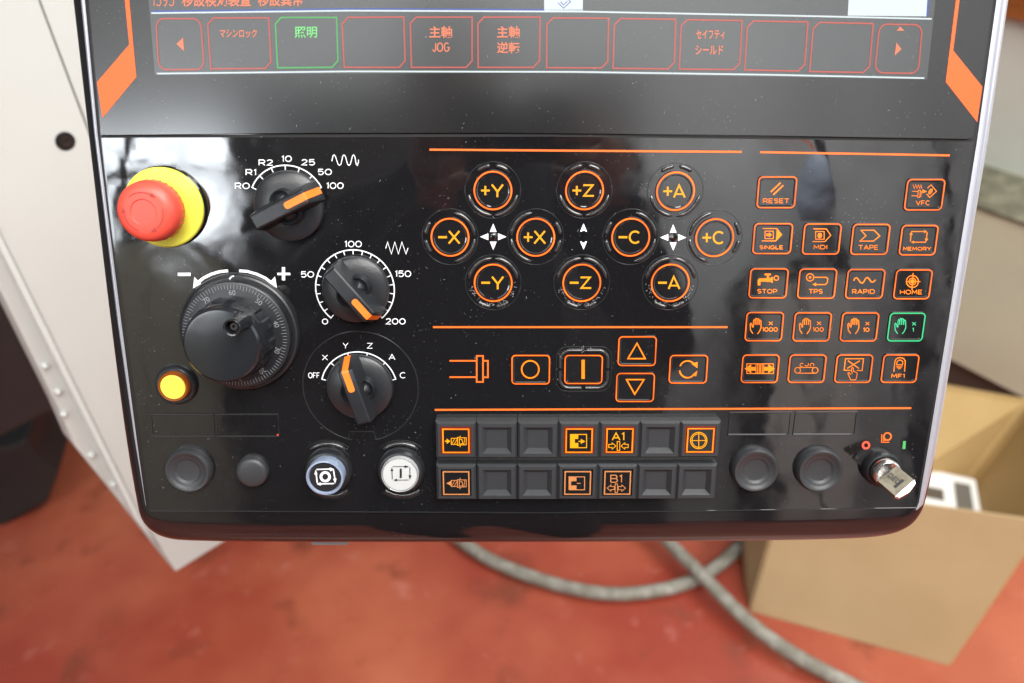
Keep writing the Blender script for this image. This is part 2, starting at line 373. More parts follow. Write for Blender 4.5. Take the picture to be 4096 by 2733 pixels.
def rrect(cx, cy, w, h, r, z, n=6):
    pts = []
    for sx, sy, a in ((1, 1, 0), (-1, 1, 90), (-1, -1, 180), (1, -1, 270)):
        for i in range(n + 1):
            t = R(a + 90 * i / n); pts.append(Vector((cx + sx * (w / 2 - r) + r * math.cos(t), cy + sy * (h / 2 - r) + r * math.sin(t), z)))
    return pts
def fine(pts, n):
    out = []
    for i in range(len(pts) - 1):
        for k in range(n): out.append(pts[i].lerp(pts[i + 1], k / n))
    return out + [pts[-1]]
def spline(pts, n=8):
    q = [Vector(p) for p in pts]; q = [q[0] * 2 - q[1]] + q + [q[-1] * 2 - q[-2]]; out = []
    for i in range(1, len(q) - 2):
        for k in range(n):
            t = k / n; a, b, c, d = q[i - 1:i + 3]
            out.append(.5 * ((2 * b) + (c - a) * t + (2 * a - 5 * b + 4 * c - d) * t * t + (3 * b - a - 3 * c + d) * t ** 3))
    return out + [q[-2]]

# ================================================================== THE CONTROL PANEL
CP = empty('control_panel', 'tilted glossy black machine control panel with screen keys above knobs and glowing orange buttons', 'control panel')
CP.matrix_world = PANEL_M
# ---- housing: front opening outline lofted out and back to the rounded outer outline
def T3(px, py, h): return P(px, py, h)
inner = [(280, -900), (356, 0), (405, 541), (500, 1290), (560, 1750), (596, 2022), (602, 2040), (620, 2048), (680, 2050), (900, 2052), (1400, 2055),
         (2200, 2055), (2900, 2050), (3400, 2042), (3600, 2037), (3648, 2034), (3660, 2028), (3668, 2005), (3705, 1780), (3780, 1310), (3897, 560), (3974, 0), (4098, -900)]
outer = [(196, -900), (303, 0), (366, 541), (452, 1290), (512, 1750), (555, 1990), (572, 2064), (600, 2106), (648, 2146), (740, 2164), (1400, 2168),
         (2200, 2168), (2900, 2163), (3400, 2155), (3540, 2140), (3606, 2112), (3650, 2072), (3690, 2000), (3734, 1780), (3812, 1310), (3940, 560), (4020, 0), (4160, -900)]
HB = -.013
def chaikin(p):
    out = [p[0]]
    for i in range(len(p) - 1):
        (ax_, ay_), (bx2, by2) = p[i], p[i + 1]; out += [(ax_ * .75 + bx2 * .25, ay_ * .75 + by2 * .25), (ax_ * .25 + bx2 * .75, ay_ * .25 + by2 * .75)]
    return out + [p[-1]]
inner0, outer0 = inner, outer
inner, outer = chaikin(chaikin(inner)), chaikin(chaikin(outer))
ring0 = [P(x, y, -.0008) for x, y in inner]; ring1 = [Vector((*P(x, y, -.0093).xy, HB)) for x, y in outer]
b = MB(); rings = []
def dep(f, p=2.7): return 1 - max(0, 1 - f ** p) ** (1 / p)
for fr in (0, .2, .4, .55, .68, .78, .86, .92, .96, .985, 1):
    rings.append([Vector((a.x + (c.x - a.x) * fr, a.y + (c.y - a.y) * fr, -.0008 + (HB + .0008) * dep(fr))) for a, c in zip(ring0, ring1)])
back = [Vector((c.x * .985, c.y + (.006 if c.y < -.04 else 0), -.062)) for c in ring1]
rings.append([Vector((c.x, c.y, -.045)) for c in ring1]); rings.append(back)
b.loft(rings, True, True, True)
housing = b.build('housing', 'body', CP, smooth=38)
# silver trims along both sides
def trim(side):
    if side < 0: a, c = inner0[0:6], outer0[0:6]; f0, f1 = .16, .34
    else: a, c = inner0[16:23], outer0[16:23]; f0, f1 = .12, .74
    rr = []
    A0 = [P(x, y, -.0008) for x, y in a]; C0 = [Vector((*P(x, y, -.0093).xy, HB)) for x, y in c]
    A0 = fine(A0, 4); C0 = fine(C0, 4)
    n_ = len(A0)
    for k in range(7):
        row_ = []
        for i, (p, q) in enumerate(zip(A0, C0)):
            e = i if side > 0 else n_ - 1 - i; tp = min(1, .08 + e / 9)       # tapers out at the corner
            fr = f0 + (f1 - f0) * tp * k / 6; lift = .00045 * math.sin(math.pi * k / 6) * tp + .00012
            row_.append(Vector((p.x + (q.x - p.x) * fr, p.y + (q.y - p.y) * fr, -.0008 + (HB + .0008) * dep(fr) + lift)))
        rr.append(row_)
    MB().loft(rr, False).build('side_trim', 'silver', CP, smooth=60, label='thin bright trim along the %s edge' % ('left' if side < 0 else 'right'))
trim(-1); trim(1)
# ---- lower glossy plate
low = [P(407, 549), P(2200, 546), P(3895, 566), P(3664, 2030), P(2200, 2050), P(600, 2042)]
MB().prism(low, (0, 0, -.0007)).build('lower_plate', 'gloss', CP, label='glossy black lower face that carries the knobs and keys')
MB().tube([P(600, 2044, 0), P(2200, 2052, 0), P(3664, 2032, 0)], .0003, 6).build('lower_seam', 'guard', CP)
def fibres():
    m_ = MB(); rnd = random.Random(3)
    for i in range(230):
        x, y = rnd.uniform(440, 3840), rnd.uniform(60, 2020)
        if i < 60: x, y = rnd.gauss(2000, 500), rnd.gauss(1250, 420)
        p = P(max(650, min(3650, x)), y, .00008 if y > 560 else .0015); a = rnd.uniform(0, 6.28); pts = [p]; ln = rnd.uniform(.0002, .0011)
        for k in range(3): a += rnd.uniform(-.7, .7); pts.append(pts[-1] + Vector((math.cos(a), math.sin(a), 0)) * ln / 3)
        m_.ribbon(pts, rnd.uniform(.00005, .00011))
    for cx_, cy_ in ((562, 1012), (1178, 1012), (1793, 1012), (1190, 258)):       # crumbs caught in the lower guards
        for k in range(46 if cy_ > 900 else 16):
            a = rnd.uniform(185, 355) if cy_ > 900 else 0; rr_ = rnd.uniform(140, 168)
            x, y = (cx_ + rr_ * math.cos(R(a)), cy_ - rr_ * math.sin(R(a))) if cy_ > 900 else (1190 + rnd.gauss(0, 22), 262 + rnd.gauss(0, 9))
            p = Z('G' if cy_ > 900 else 'H', x, y, .0009); b_ = rnd.uniform(0, 6.28); m_.ribbon([p, p + Vector((math.cos(b_), math.sin(b_), 0)) * rnd.uniform(.0002, .0009)], rnd.uniform(.00006, .00018))
    flatbuild(m_, 'dust_fibres', 'fibre', CP, kind='stuff')
fibres()
# ---- screen plate with rounded bottom corners
sp = [P(268, -900, .0012), P(356, 0, .0012), P(402, 522, .0012), P(404, 532, .0012), P(412, 538, .0012), P(424, 540, .0012), P(1200, 532, .0012), P(2000, 531, .0012),
      P(3000, 541, .0012), P(3872, 556, .0012), P(3886, 552, .0012), P(3893, 543, .0012), P(3972, 0, .0012), P(4098, -900, .0012)]
screen_plate = MB().prism(sp, (0, 0, -.0024)).build('screen_plate', 'glass', CP, label='dark satin glass plate around the screen')
MB().tube([p + Vector((0, .0002, -.0005)) for p in sp[2:12]], .00045, 6).build('plate_rim', 'plate', CP, smooth=60)
gapl = [P(404, 546, .0001), P(2200, 541, .0001), P(3896, 562, .0001)]
MB().ribbon(gapl, .0011).build('seam_gap', 'groove', CP)
HS = .0014
lcd = MB().poly([P(560, -900, .00125), P(594, 0, .00125), P(620, 299, .00125), P(2100, 292, .00125), P(3708, 318, .00125), P(3742, 0, .00125), P(3840, -900, .00125)])
screen = flatbuild(lcd, 'screen', 'lcd', CP, label='lit dark grey display with outlined soft keys')
k = Ink('O', HS, 5)
k.st([(605, 53), (1400, 43), (2330, 47), (3200, 64), (3727, 76)], 6).st([(628, 295), (1400, 286), (2300, 288), (3100, 300), (3697, 313)], 6)
k.out('display_rule', 'scrW', screen)
k = Ink('O', HS, 5).st([(605, 46), (1400, 36), (2330, 40)], 6).st([(3713, 0), (3709, 66)], 8).out('rule_fringe', 'scrB', screen)
Ink('O', HS, 5).fill([(2174, -150), (2333, -150), (2331, 43), (2177, 43)]).out('white_tile', 'scrW', screen)
Ink('O', HS, 5).fill([(3402, -150), (3722, -150), (3709, 66), (3391, 63)]).out('white_field', 'scrW', screen)
Ink('O', HS + .0001, 3.2).st([(2232, 12), (2254, 33), (2282, 8), (2262, -14)]).st([(2242, 8), (2254, 20), (2270, 5)]).st([(2233, -2), (2262, -22)]).out('tile_symbol', 'scrB', screen)
def dtext2(t, s, x0, y0, x1, y1):
    k = Ink(s, HS, 4); k.wt(t, x0, y0, x1, y1, 8, .35); return k.out('display_text', 'scrT', screen)
def dtext(t, s, x0, y0, x1, y1, m='scrT'):
    k = Ink(s, HS, 4); k.tx(t, x0, y0, x1, y1, .018); return k.out('display_text', m, screen)
dtext2('1393', 'A', 606, -62, 778, 50); dtext('移設検知装置', 'A', 838, -62, 1378, 54); dtext('移設異常', 'A', 1432, -62, 1785, 50)
def softkey(s, q, m='scrR', rounded=False, right=None):
    def pt(c): return (SP[c[0]][0] + c[1] * SP[c[0]][2], SP[c[0]][1] + c[2] * SP[c[0]][2])
    q = [pt(c if len(c) == 3 else (s, *c)) for c in q]
    def bl(u, v):
        a = (q[0][0] * (1 - u) + q[1][0] * u, q[0][1] * (1 - u) + q[1][1] * u); d = (q[3][0] * (1 - u) + q[2][0] * u, q[3][1] * (1 - u) + q[2][1] * u)
        return (a[0] * (1 - v) + d[0] * v, a[1] * (1 - v) + d[1] * v)
    if rounded:
        uv = []
        for cx_, cy_, a in ((.82, .82, 0), (.18, .82, 90), (.18, .18, 180), (.82, .18, 270)):
            for i in range(6): t = R(a + 18 * i); uv.append((cx_ + .18 * math.cos(t), cy_ + .18 * math.sin(t)))
    else: uv = [(.10, 0), (1, 0), (1, .87), (.90, 1), (0, 1), (0, .13)]
    kk = Ink('O', HS, 5.4); kk.st([bl(*c) for c in uv], 5.4, True); kk.out('soft_key', m, screen, label='green outlined soft key reading 照明' if m == 'scrG' else None)
softkey('A', [(634, 147), (985, 147), (1013, 545), (657, 547)], rounded=True)
softkey('A', [(1037, 142), (1518, 141), (1538, 537), (1065, 540)])
softkey('A', [(1567, 138), (2050, 138), (2062, 528), (1588, 532)], 'scrG')
softkey('A', [(2092, 138), ('B', 390, 124), ('B', 400, 488), (2110, 528)])
softkey('B', [(434, 125), (883, 125), (883, 488), (445, 488)])
softkey('B', [(924, 125), (1375, 125), (1370, 488), (927, 488)])
softkey('B', [(1424, 130), (1870, 133), (1863, 492), (1422, 490)])
softkey('B', [(1913, 135), ('C', 161, 122), ('C', 152, 434), (1902, 495)])
softkey('C', [(197, 124), (578, 130), (562, 438), (184, 435)])
softkey('C', [(613, 132), (992, 139), (968, 448), (595, 440)])
softkey('C', [(1028, 141), (1402, 149), (1376, 457), (1003, 450)])
softkey('C', [(1442, 152), (1711, 157), (1686, 462), (1412, 458)], rounded=True)
Ink('A', HS, 4).fill([(795, 345), (847, 295), (855, 402)]).out('display_arrow', 'scrT', screen)
Ink('C', HS, 4).fill([(1548, 268), (1580, 310), (1537, 350)]).out('display_arrow', 'scrT', screen)
Ink('C', HS, 4).fill([(1573, 168), (1598, 194), (1549, 194)]).out('display_arrow', 'scrT', screen)
dtext('マシンロック', 'A', 1135, 228, 1425, 297); dtext('照明', 'A', 1720, 210, 1897, 298, 'scrG2')
dtext('主軸', 'B', 573, 190, 738, 275); dtext2('JOG', 'B', 595, 308, 722, 376); dtext('主軸', 'B', 1063, 190, 1227, 275); dtext('逆転', 'B', 1063, 304, 1228, 386)
dtext('セイフティ', 'C', 290, 188, 470, 248); dtext('シールド', 'C', 285, 285, 460, 345)
Ink('A', .0013, 4).fill([(388, -600), (372, -1900), (400, -1900), (425, 0), (480, 605), (215, 925), (172, 645), (425, 350), (390, 0)]).out('orange_stripe', 'stripe', screen_plate)
Ink('C', .0013, 4).fill([(1922, 0), (1858, 515), (2056, 768), (2088, 545), (1905, 318), (1945, 0), (2100, -1400), (2075, -1400)]).out('orange_stripe', 'stripe', screen_plate)
# ---- orange rules
for s, a, c in (('O', (1718, 599), (2967, 608)), ('O', (3040, 609), (3799, 622)), ('O', (1732, 1309), (2910, 1309)), ('O', (1739, 1640), (3645, 1633))):
    Ink(s, .0001, 8).st([a, c]).out('orange_rule', 'orange', CP)
Ink('H', .0001, 11).st([(258, 337), (444, 337)]).st([(258, 451), (444, 451)]).rect(447, 303, 491, 484).st([(496, 337), (525, 337), (525, 452), (496, 452)]).out('spindle_symbol', 'orange', CP)

# ---- round jog keys
jog = [('+Y', 560, 370, 270), ('+Z', 1197, 370, 270), ('+A', 1830, 375, 270), ('-X', 262, 695, 0), ('+X', 858, 695, 180), ('-C', 1518, 695, 0),
       ('+C', 2102, 698, 180), ('-Y', 562, 1012, 90), ('-Z', 1178, 1012, 90), ('-A', 1793, 1012, 90)]
for nm, x, y, face in jog:
    c = Z('G', x, y, 0); r = mmpx('G', 131, x, y); rg = mmpx('G', 194, x, y)
    key = MB().lathe(c, [(r + .0007, 0), (r + .0005, .0005), (r - .0010, .0005), (r - .0014, .0004), (0.0001, .0004)], 56).build('jog_key', 'keyface', CP, smooth=7,
            label='round black jog key reading %s in a glowing orange ring' % nm)
    flatbuild(MB().ribbon(larc(c, r - .0001, 0, 354, 59, .00056), .00075, True), 'light_ring', 'glow', key)
    flatbuild(MB().ribbon(larc(c, r - .0001, 0, 354, 59, .00060), .00036, True), 'ring_core', 'glowY', key)
    g = Ink('G', .00046, 13); sg, le = nm[0], nm[1]
    g.st([(x - 83, y), (x - 22, y)], 15) if sg == '-' else g.st([(x - 83, y), (x - 22, y)], 13).st([(x - 53, y - 32), (x - 53, y + 32)], 13)
    if le == 'Y': g.st([(x - 8, y - 42), (x + 32, y + 8), (x + 70, y - 42)]).st([(x + 31, y + 4), (x + 31, y + 46)])
    if le == 'X': g.st([(x - 8, y - 43), (x + 66, y + 44)]).st([(x + 64, y - 43), (x - 10, y + 44)])
    if le == 'Z': g.st([(x - 8, y - 37), (x + 58, y - 37), (x - 3, y + 37), (x + 66, y + 37)])
    if le == 'A': g.st([(x - 10, y + 43), (x + 26, y - 42), (x + 66, y + 43)]).st([(x + 5, y + 20), (x + 52, y + 20)], 11)
    if le == 'C': g.st(arc(x + 32, y, 38, 45, 315, 20, 40))
    g.out('key_symbol', 'glowT', key)
    g2 = MB(); 
    gd = MB().tube(larc(c, rg, 0, 354, 59, 0.0), .00022, 6, True).build('guard_rim', 'guard', CP, smooth=60)
    for a0, a1 in ((4, 80), (-80, -4), (142, 174), (186, 218)):
        MB().tube(larc(c, rg - .0014, face + a0, face + a1, 14, .0001), lambda t: .00085 * min(1, .35 + 6 * min(t, 1 - t)), 8, False, .9).build('guard_ridge', 'guard', gd, smooth=60)
def tri(k, x, y, dx, dy, l=58, w=24):
    k.fill([(x + dx * l, y + dy * l), (x - dy * w, y + dx * w), (x + dy * w, y - dx * w)])
for x, y, four in ((562, 692, 1), (1191, 690, 0), (1815, 697, 1)):
    k = Ink('G', .0001, 4)
    tri(k, x, y - 34, 0, -1); tri(k, x, y + 34, 0, 1)
    if four: tri(k, x - 34, y, -1, 0); tri(k, x + 34, y, 1, 0)
    am = k.out('axis_arrows', 'white', CP)
    c = Z('G', x, y, 0)
    if x == 562: MB().lathe(c, [(.0020, 0), (.0019, .0003), (.0013, .0006), (.0007, .0008), (.0001, .0008)], 24).build('centre_bump', 'plate', am, smooth=60)
    elif x == 1191: MB().prism([c + Vector((sx * .0006, sy * .0024, .0003)) for sx, sy in ((-1, -1), (1, -1), (1, 1), (-1, 1))], (0, 0, -.0003)).build('centre_bump', 'plate', am)
    else:
        q = [c + Vector(v) for v in ((.0022, 0, 0), (0, .0022, 0), (-.0022, 0, 0), (0, -.0022, 0))]
        MB().add(q + [c + Vector((0, 0, .0007))], [(0, 1, 4), (1, 2, 4), (2, 3, 4), (3, 0, 4)]).build('centre_bump', 'plate', am)

# ---- square lit keys
def pkey(s, q, draw, words, col='o', w=8, cw=None):
    pts = [Z(s, x, y, 0) for x, y in q]; c = (pts[0] + pts[1] + pts[2] + pts[3]) / 4
    wd = ((pts[1] - pts[0]).length + (pts[2] - pts[3]).length) / 2 - .0004; hg = ((pts[0].y - pts[3].y) + (pts[1].y - pts[2].y)) / 2 - .0004
    r = .0018
    def rr(d, z): return rrect(c.x, c.y, wd - 2 * d, hg - 2 * d, max(.0004, r - d * .7), z)
    key = MB().loft([rr(-.0003, 0), rr(-.0001, .0005), rr(.0009, .0005), rr(.0013, .0004)], True, False, True).build('lit_key', 'keyface', CP, smooth=7, label=words)
    flatbuild(MB().ribbon(rr(.0003, .00056), .00058, True), 'light_ring', 'glow' if col == 'o' else 'glowG', key)
    flatbuild(MB().ribbon(rr(.0003, .00060), .00024, True), 'ring_core', 'glowY' if col == 'o' else 'glowG2', key)
    ink = Ink(s, .00046, w); draw(ink); ink.out('key_symbol', 'glowY' if col == 'o' else 'glowG2', key)
    return key
def d_reset(k): k.st([(430, 513), (522, 427)], 14).st([(454, 540), (547, 451)], 14).wt('RESET', 357, 574, 603, 619)
pkey('J', [(305, 358), (682, 362), (660, 675), (287, 668)], d_reset, 'square key with two slanted bars reading RESET')
def d_vfc(k):
    def m(x, y): return ((3250 + x * .2553 - 2900) / .4255, (600 + y * .2553 - 550) / .4255)
    k.st([m(*p) for p in ((1575, 545), (1595, 605), (1617, 545), (1637, 605), (1660, 545), (1680, 605), (1700, 545), (1712, 605))], 5)
    k.st([m(1562, 648), m(1650, 652)], 6).st([m(1550, 718), m(1645, 722)], 6)
    k.st([m(1655, 632), m(1690, 632), m(1680, 745), m(1648, 742)], 6, True).st([m(1690, 648), m(1706, 648), m(1698, 730), m(1684, 730)], 5)
    k.fill([m(1722, 618), m(1792, 652), m(1720, 680)]).st([m(1800, 600), m(1857, 548), m(1943, 650), m(1835, 745), m(1787, 690)], 6)
    k.st([m(1822, 690), m(1825, 650), m(1850, 615), m(1875, 625), m(1868, 660), m(1840, 690)], 6, True).st([m(1818, 692), m(1878, 606)], 5).wt('VFC', 1793, 593, 1928, 638)
pkey('J', [(1700, 380), (2070, 388), (2040, 695), (1672, 690)], d_vfc, 'square key with spindle and tool symbol reading VFC')
def arrow_in(k, x, y): k.frect(x, y - 12, x + 24, y + 12).fill([(x + 24, y - 24), (x + 52, y), (x + 24, y + 24)])
def d_single(k):
    k.st([(355, 857), (490, 857)], 8).st([(345, 973), (480, 973)], 8).fill([(488, 853), (537, 915), (478, 978)]).rect(376, 882, 454, 952, 7); arrow_in(k, 389, 916); k.wt('SINGLE', 323, 1015, 545, 1052)
pkey('J', [(265, 797), (645, 800), (620, 1103), (248, 1100)], d_single, 'square key with filled tape pointer reading SINGLE')
def d_mdi(k):
    k.st([(832, 860), (952, 860), (994, 920), (940, 979), (822, 979)], 8).rect(852, 885, 932, 957, 7)
    k.fill([(872, 910), (884, 898), (900, 898), (912, 912), (910, 935), (896, 948), (878, 946), (870, 930)]).wt('MDI', 832, 1011, 963, 1052)
pkey('J', [(735, 800), (1103, 803), (1070, 1107), (712, 1105)], d_mdi, 'square key with small hand in a pointer reading MDI')
def d_tape(k): k.st([(1280, 873), (1402, 873), (1455, 927), (1395, 975), (1268, 975), (1325, 925)], 9, True).wt('TAPE', 1255, 1012, 1440, 1056)
pkey('J', [(1193, 803), (1555, 808), (1530, 1110), (1165, 1108)], d_tape, 'square key with notched banner outline reading TAPE')
def d_mem(k):
    k.st([(1752, 885), (1875, 885)], 9).fill([(1872, 870), (1900, 885), (1872, 900)]).st([(1900, 892), (1893, 955)], 9).fill([(1878, 952), (1910, 953), (1890, 982)])
    k.st([(1888, 985), (1772, 985)], 9).fill([(1775, 970), (1748, 985), (1775, 999)]).st([(1742, 978), (1748, 912)], 9).fill([(1733, 915), (1750, 888), (1764, 916)]).wt('MEMORY', 1673, 1029, 1938, 1064)
pkey('J', [(1650, 812), (2010, 820), (1975, 1115), (1622, 1112)], d_mem, 'square key with four chasing arrows reading MEMORY')
def d_stop(k):
    k.fill([(308, 333), (308, 282), (322, 268), (385, 268), (385, 297), (333, 299), (333, 333)]).frect(385, 263, 436, 301).frect(434, 255, 450, 308).frect(394, 238, 413, 264).frect(372, 222, 431, 239)
    k.circ(482, 265, 21, 8).wt('STOP', 302, 368, 490, 410)
pkey('K', [(228, 162), (602, 168), (580, 460), (212, 458)], d_stop, 'square key with coolant tap symbol reading STOP')
def d_tps(k): k.circ(800, 258, 34, 9).disc(800, 258, 12).st([(838, 258), (952, 258), (966, 270), (962, 306), (944, 326), (852, 326)], 9).fill([(822, 324), (856, 308), (855, 340)]).wt('TPS', 787, 368, 917, 412)
pkey('K', [(692, 165), (1055, 170), (1035, 465), (665, 462)], d_tps, 'square key with looped return arrow reading TPS')
def d_rap(k): k.st([(1210, 290), (1220, 268), (1238, 262), (1254, 278), (1272, 305), (1290, 313), (1306, 298), (1322, 268), (1340, 260), (1356, 274), (1374, 300), (1392, 302), (1416, 282)], 11).wt('RAPID', 1195, 370, 1408, 413)
pkey('K', [(1143, 168), (1508, 175), (1483, 465), (1117, 463)], d_rap, 'square key with wavy line reading RAPID')
def d_home(k): k.circ(1762, 297, 56, 9).circ(1762, 297, 32, 8).disc(1762, 297, 20).st([(1768, 218), (1757, 375)], 8).st([(1700, 298), (1836, 298)], 8).wt('HOME', 1645, 375, 1853, 418)
pkey('K', [(1600, 172), (1955, 180), (1920, 468), (1567, 467)], d_home, 'square key with crosshair target reading HOME')
def hand(k, dx):
    for pl in ([(262, 787), (240, 755), (236, 700), (243, 690), (252, 700), (258, 724), (266, 724), (267, 668), (274, 655), (282, 665), (283, 702)],
               [(283, 705), (285, 652), (292, 643), (300, 652), (301, 702)], [(301, 705), (303, 654), (311, 646), (319, 654), (320, 702)],
               [(320, 705), (322, 668), (330, 659), (338, 668), (339, 732), (325, 765), (305, 790)]):
        k.st([(x + dx, y) for x, y in pl], 8)
for (q, dx, xb, nb, num, col, wd) in (([(190, 573), (560, 578), (535, 863), (177, 860)], 0, (410, 672, 450, 708), (350, 727, 495, 768), '1000', 'o', 'orange square hand wheel key reading x 1000'),
        ([(645, 577), (1005, 580), (985, 865), (625, 863)], 464, (862, 672, 905, 708), (825, 727, 927, 768), '100', 'o', 'orange square hand wheel key reading x 100'),
        ([(1093, 577), (1452, 582), (1425, 865), (1067, 863)], 919, (1318, 675, 1358, 710), (1298, 730, 1357, 770), '10', 'o', 'orange square hand wheel key reading x 10'),
        ([(1545, 580), (1888, 585), (1855, 865), (1505, 862)], 1360, (1757, 677, 1797, 713), (1760, 732, 1777, 770), '1', 'g', 'green glowing hand wheel key reading x 1')):
    def dd(k, dx=dx, xb=xb, nb=nb, num=num):
        hand(k, dx); k.wt('x', *xb, 7).wt(num, *nb, 6.5)
    pkey('K', q, dd, wd, col)
def d_door(k):
    k.rect(205, 1071, 322, 1162, 7).rect(335, 1071, 455, 1162, 7).fill([(185, 1117), (246, 1074), (246, 1160)]).fill([(468, 1117), (406, 1074), (406, 1160)])
    k.frect(246, 1100, 290, 1134).frect(362, 1100, 406, 1134).st([(306, 1072), (306, 1162)], 6).st([(291, 1072), (291, 1162)], 6).st([(350, 1072), (350, 1162)], 6).st([(364, 1072), (364, 1162)], 6)
pkey('K', [(155, 975), (517, 975), (497, 1253), (138, 1253)], d_door, 'square key with two doors and outward arrows')
def d_conv(k):
    k.circ(683, 1132, 27, 7).circ(847, 1132, 27, 7).st([(683, 1105), (847, 1105)], 7).st([(683, 1159), (847, 1159)], 7)
    k.st(arc(722, 1083, 17, 300, 40, 12), 6).st(arc(768, 1076, 16, 200, 400, 12), 6).st(arc(818, 1083, 17, 220, -20, 12), 6)
pkey('K', [(600, 975), (957, 975), (935, 1252), (577, 1252)], d_conv, 'square key with chip conveyor symbol')
def d_mon(k):
    k.st([(1194, 1133), (1120, 1131), (1133, 1023), (1302, 1023), (1289, 1135), (1240, 1133)], 8).st([(1156, 1042), (1260, 1115)], 9).st([(1267, 1042), (1150, 1113)], 9)
    k.st([(1180, 1172), (1165, 1152), (1155, 1160), (1173, 1205), (1182, 1221), (1226, 1221), (1236, 1205), (1243, 1160), (1232, 1150), (1208, 1142), (1206, 1112), (1199, 1104), (1190, 1112), (1194, 1166)], 6)
pkey('K', [(1045, 975), (1397, 975), (1368, 1252), (1012, 1252)], d_mon, 'square key with finger touching a crossed screen')
def d_mf(k):
    k.st([(1587, 1145), (1597, 1050), (1606, 1028), (1626, 1015), (1655, 1013), (1680, 1022), (1695, 1045), (1688, 1145)], 8).st([(1612, 1080), (1618, 1048), (1635, 1036), (1658, 1038), (1672, 1052), (1668, 1082)], 7, True)
    k.st([(1608, 1098), (1668, 1098)], 5).st([(1616, 1108), (1660, 1108)], 5).st([(1626, 1117), (1650, 1117)], 5).wt('MF1', 1562, 1165, 1690, 1205)
pkey('K', [(1480, 973), (1827, 975), (1800, 1252), (1450, 1252)], d_mf, 'square key with work lamp symbol reading MF1')
pkey('H', [(685, 290), (962, 290), (960, 503), (685, 503)], lambda k: k.circ(820, 397, 60, 10), 'square key with open circle')
pkey('H', [(1053, 290), (1328, 290), (1326, 500), (1053, 500)], lambda k: k.st([(1188, 330), (1188, 462)], 22), 'square key with upright bar inside a raised guard')
pkey('H', [(1427, 160), (1702, 160), (1698, 375), (1424, 375)], lambda k: k.st([(1563, 215), (1500, 322), (1620, 322)], 9, True), 'square key with triangle pointing up')
pkey('H', [(1413, 415), (1690, 415), (1684, 625), (1410, 625)], lambda k: k.st([(1490, 468), (1612, 468), (1547, 570)], 9, True), 'square key with triangle pointing down')
def d_rot(k): k.st(arc(1915, 393, 55, 160, 35, 18), 10).st(arc(1915, 400, 55, 185, 320, 18), 10).fill([(1943, 358), (1985, 345), (1983, 388)]).fill([(1945, 437), (1983, 405), (1975, 445)])
pkey('H', [(1783, 290), (2060, 290), (2052, 497), (1780, 497)], d_rot, 'square key with two rotating arrows')
a_, b_ = Z('H', 1003, 240), Z('H', 1378, 550); c = (a_ + b_) / 2; wd, hg = b_.x - a_.x, a_.y - b_.y
sg = MB().tube(rrect(c.x, c.y, wd, hg, .0048, 0), .00022, 6, True).build('square_guard', 'guard', CP, smooth=60)
rr = rrect(c.x, c.y, wd - .0032, hg - .0032, .0042, .0001, 8); n = len(rr)
for i in range(4):
    cor = rr[i * 9:(i + 1) * 9]; p0 = rr[(i * 9 - 1) % n]; p1 = rr[(i * 9 + 9) % n]
    seg = [cor[0].lerp(p0, .42)] + cor + [cor[-1].lerp(p1, .42)]
    MB().tube(seg, .0008, 8).build('guard_ridge', 'guard', sg, smooth=60)

# ---- label slots and axis bezel
def slot(s, q):
    c = [Z(s, x, y, .0001) for x, y in q]
    f = MB().tube(c, .0005, 6, True).build('label_slot', 'guard', CP, label='empty framed label slot')
    flatbuild(MB().poly([c[0] + (p - c[0]) * 1.0 for p in c]), 'label_film', 'gloss', f)
slot('F', [(190, 193), (640, 195), (648, 352), (203, 352)]); slot('F', [(660, 195), (1108, 195), (1115, 354), (668, 354)])
slot('L', [(148, 108), (668, 104), (650, 298), (132, 298)]); slot('L', [(710, 104), (1232, 102), (1210, 296), (686, 296)])
flatbuild(MB().poly([Z('F', *p, .0003) for p in ((1098, 338), (1110, 338), (1110, 348), (1098, 348))]), 'red_dot', 'redp', CP)
cz = Z('E', 1772, 1034, 0); rz = mmpx('E', 866, 1772, 1034) / 2
pts = [Vector((cz.x + rz * math.cos(R(a)), cz.y + rz * math.sin(R(a)), 0)) for a in [-78 + i * (336 / 70) for i in range(71)]]
t = [Z('F', 1612, 378), Z('F', 1627, 320), Z('F', 1800, 320), Z('F', 1818, 378)]
MB().tube(pts + t, .00032, 6, True).build('axis_bezel', 'guard', CP, smooth=60, label='thin circular bezel with a notch at the bottom')

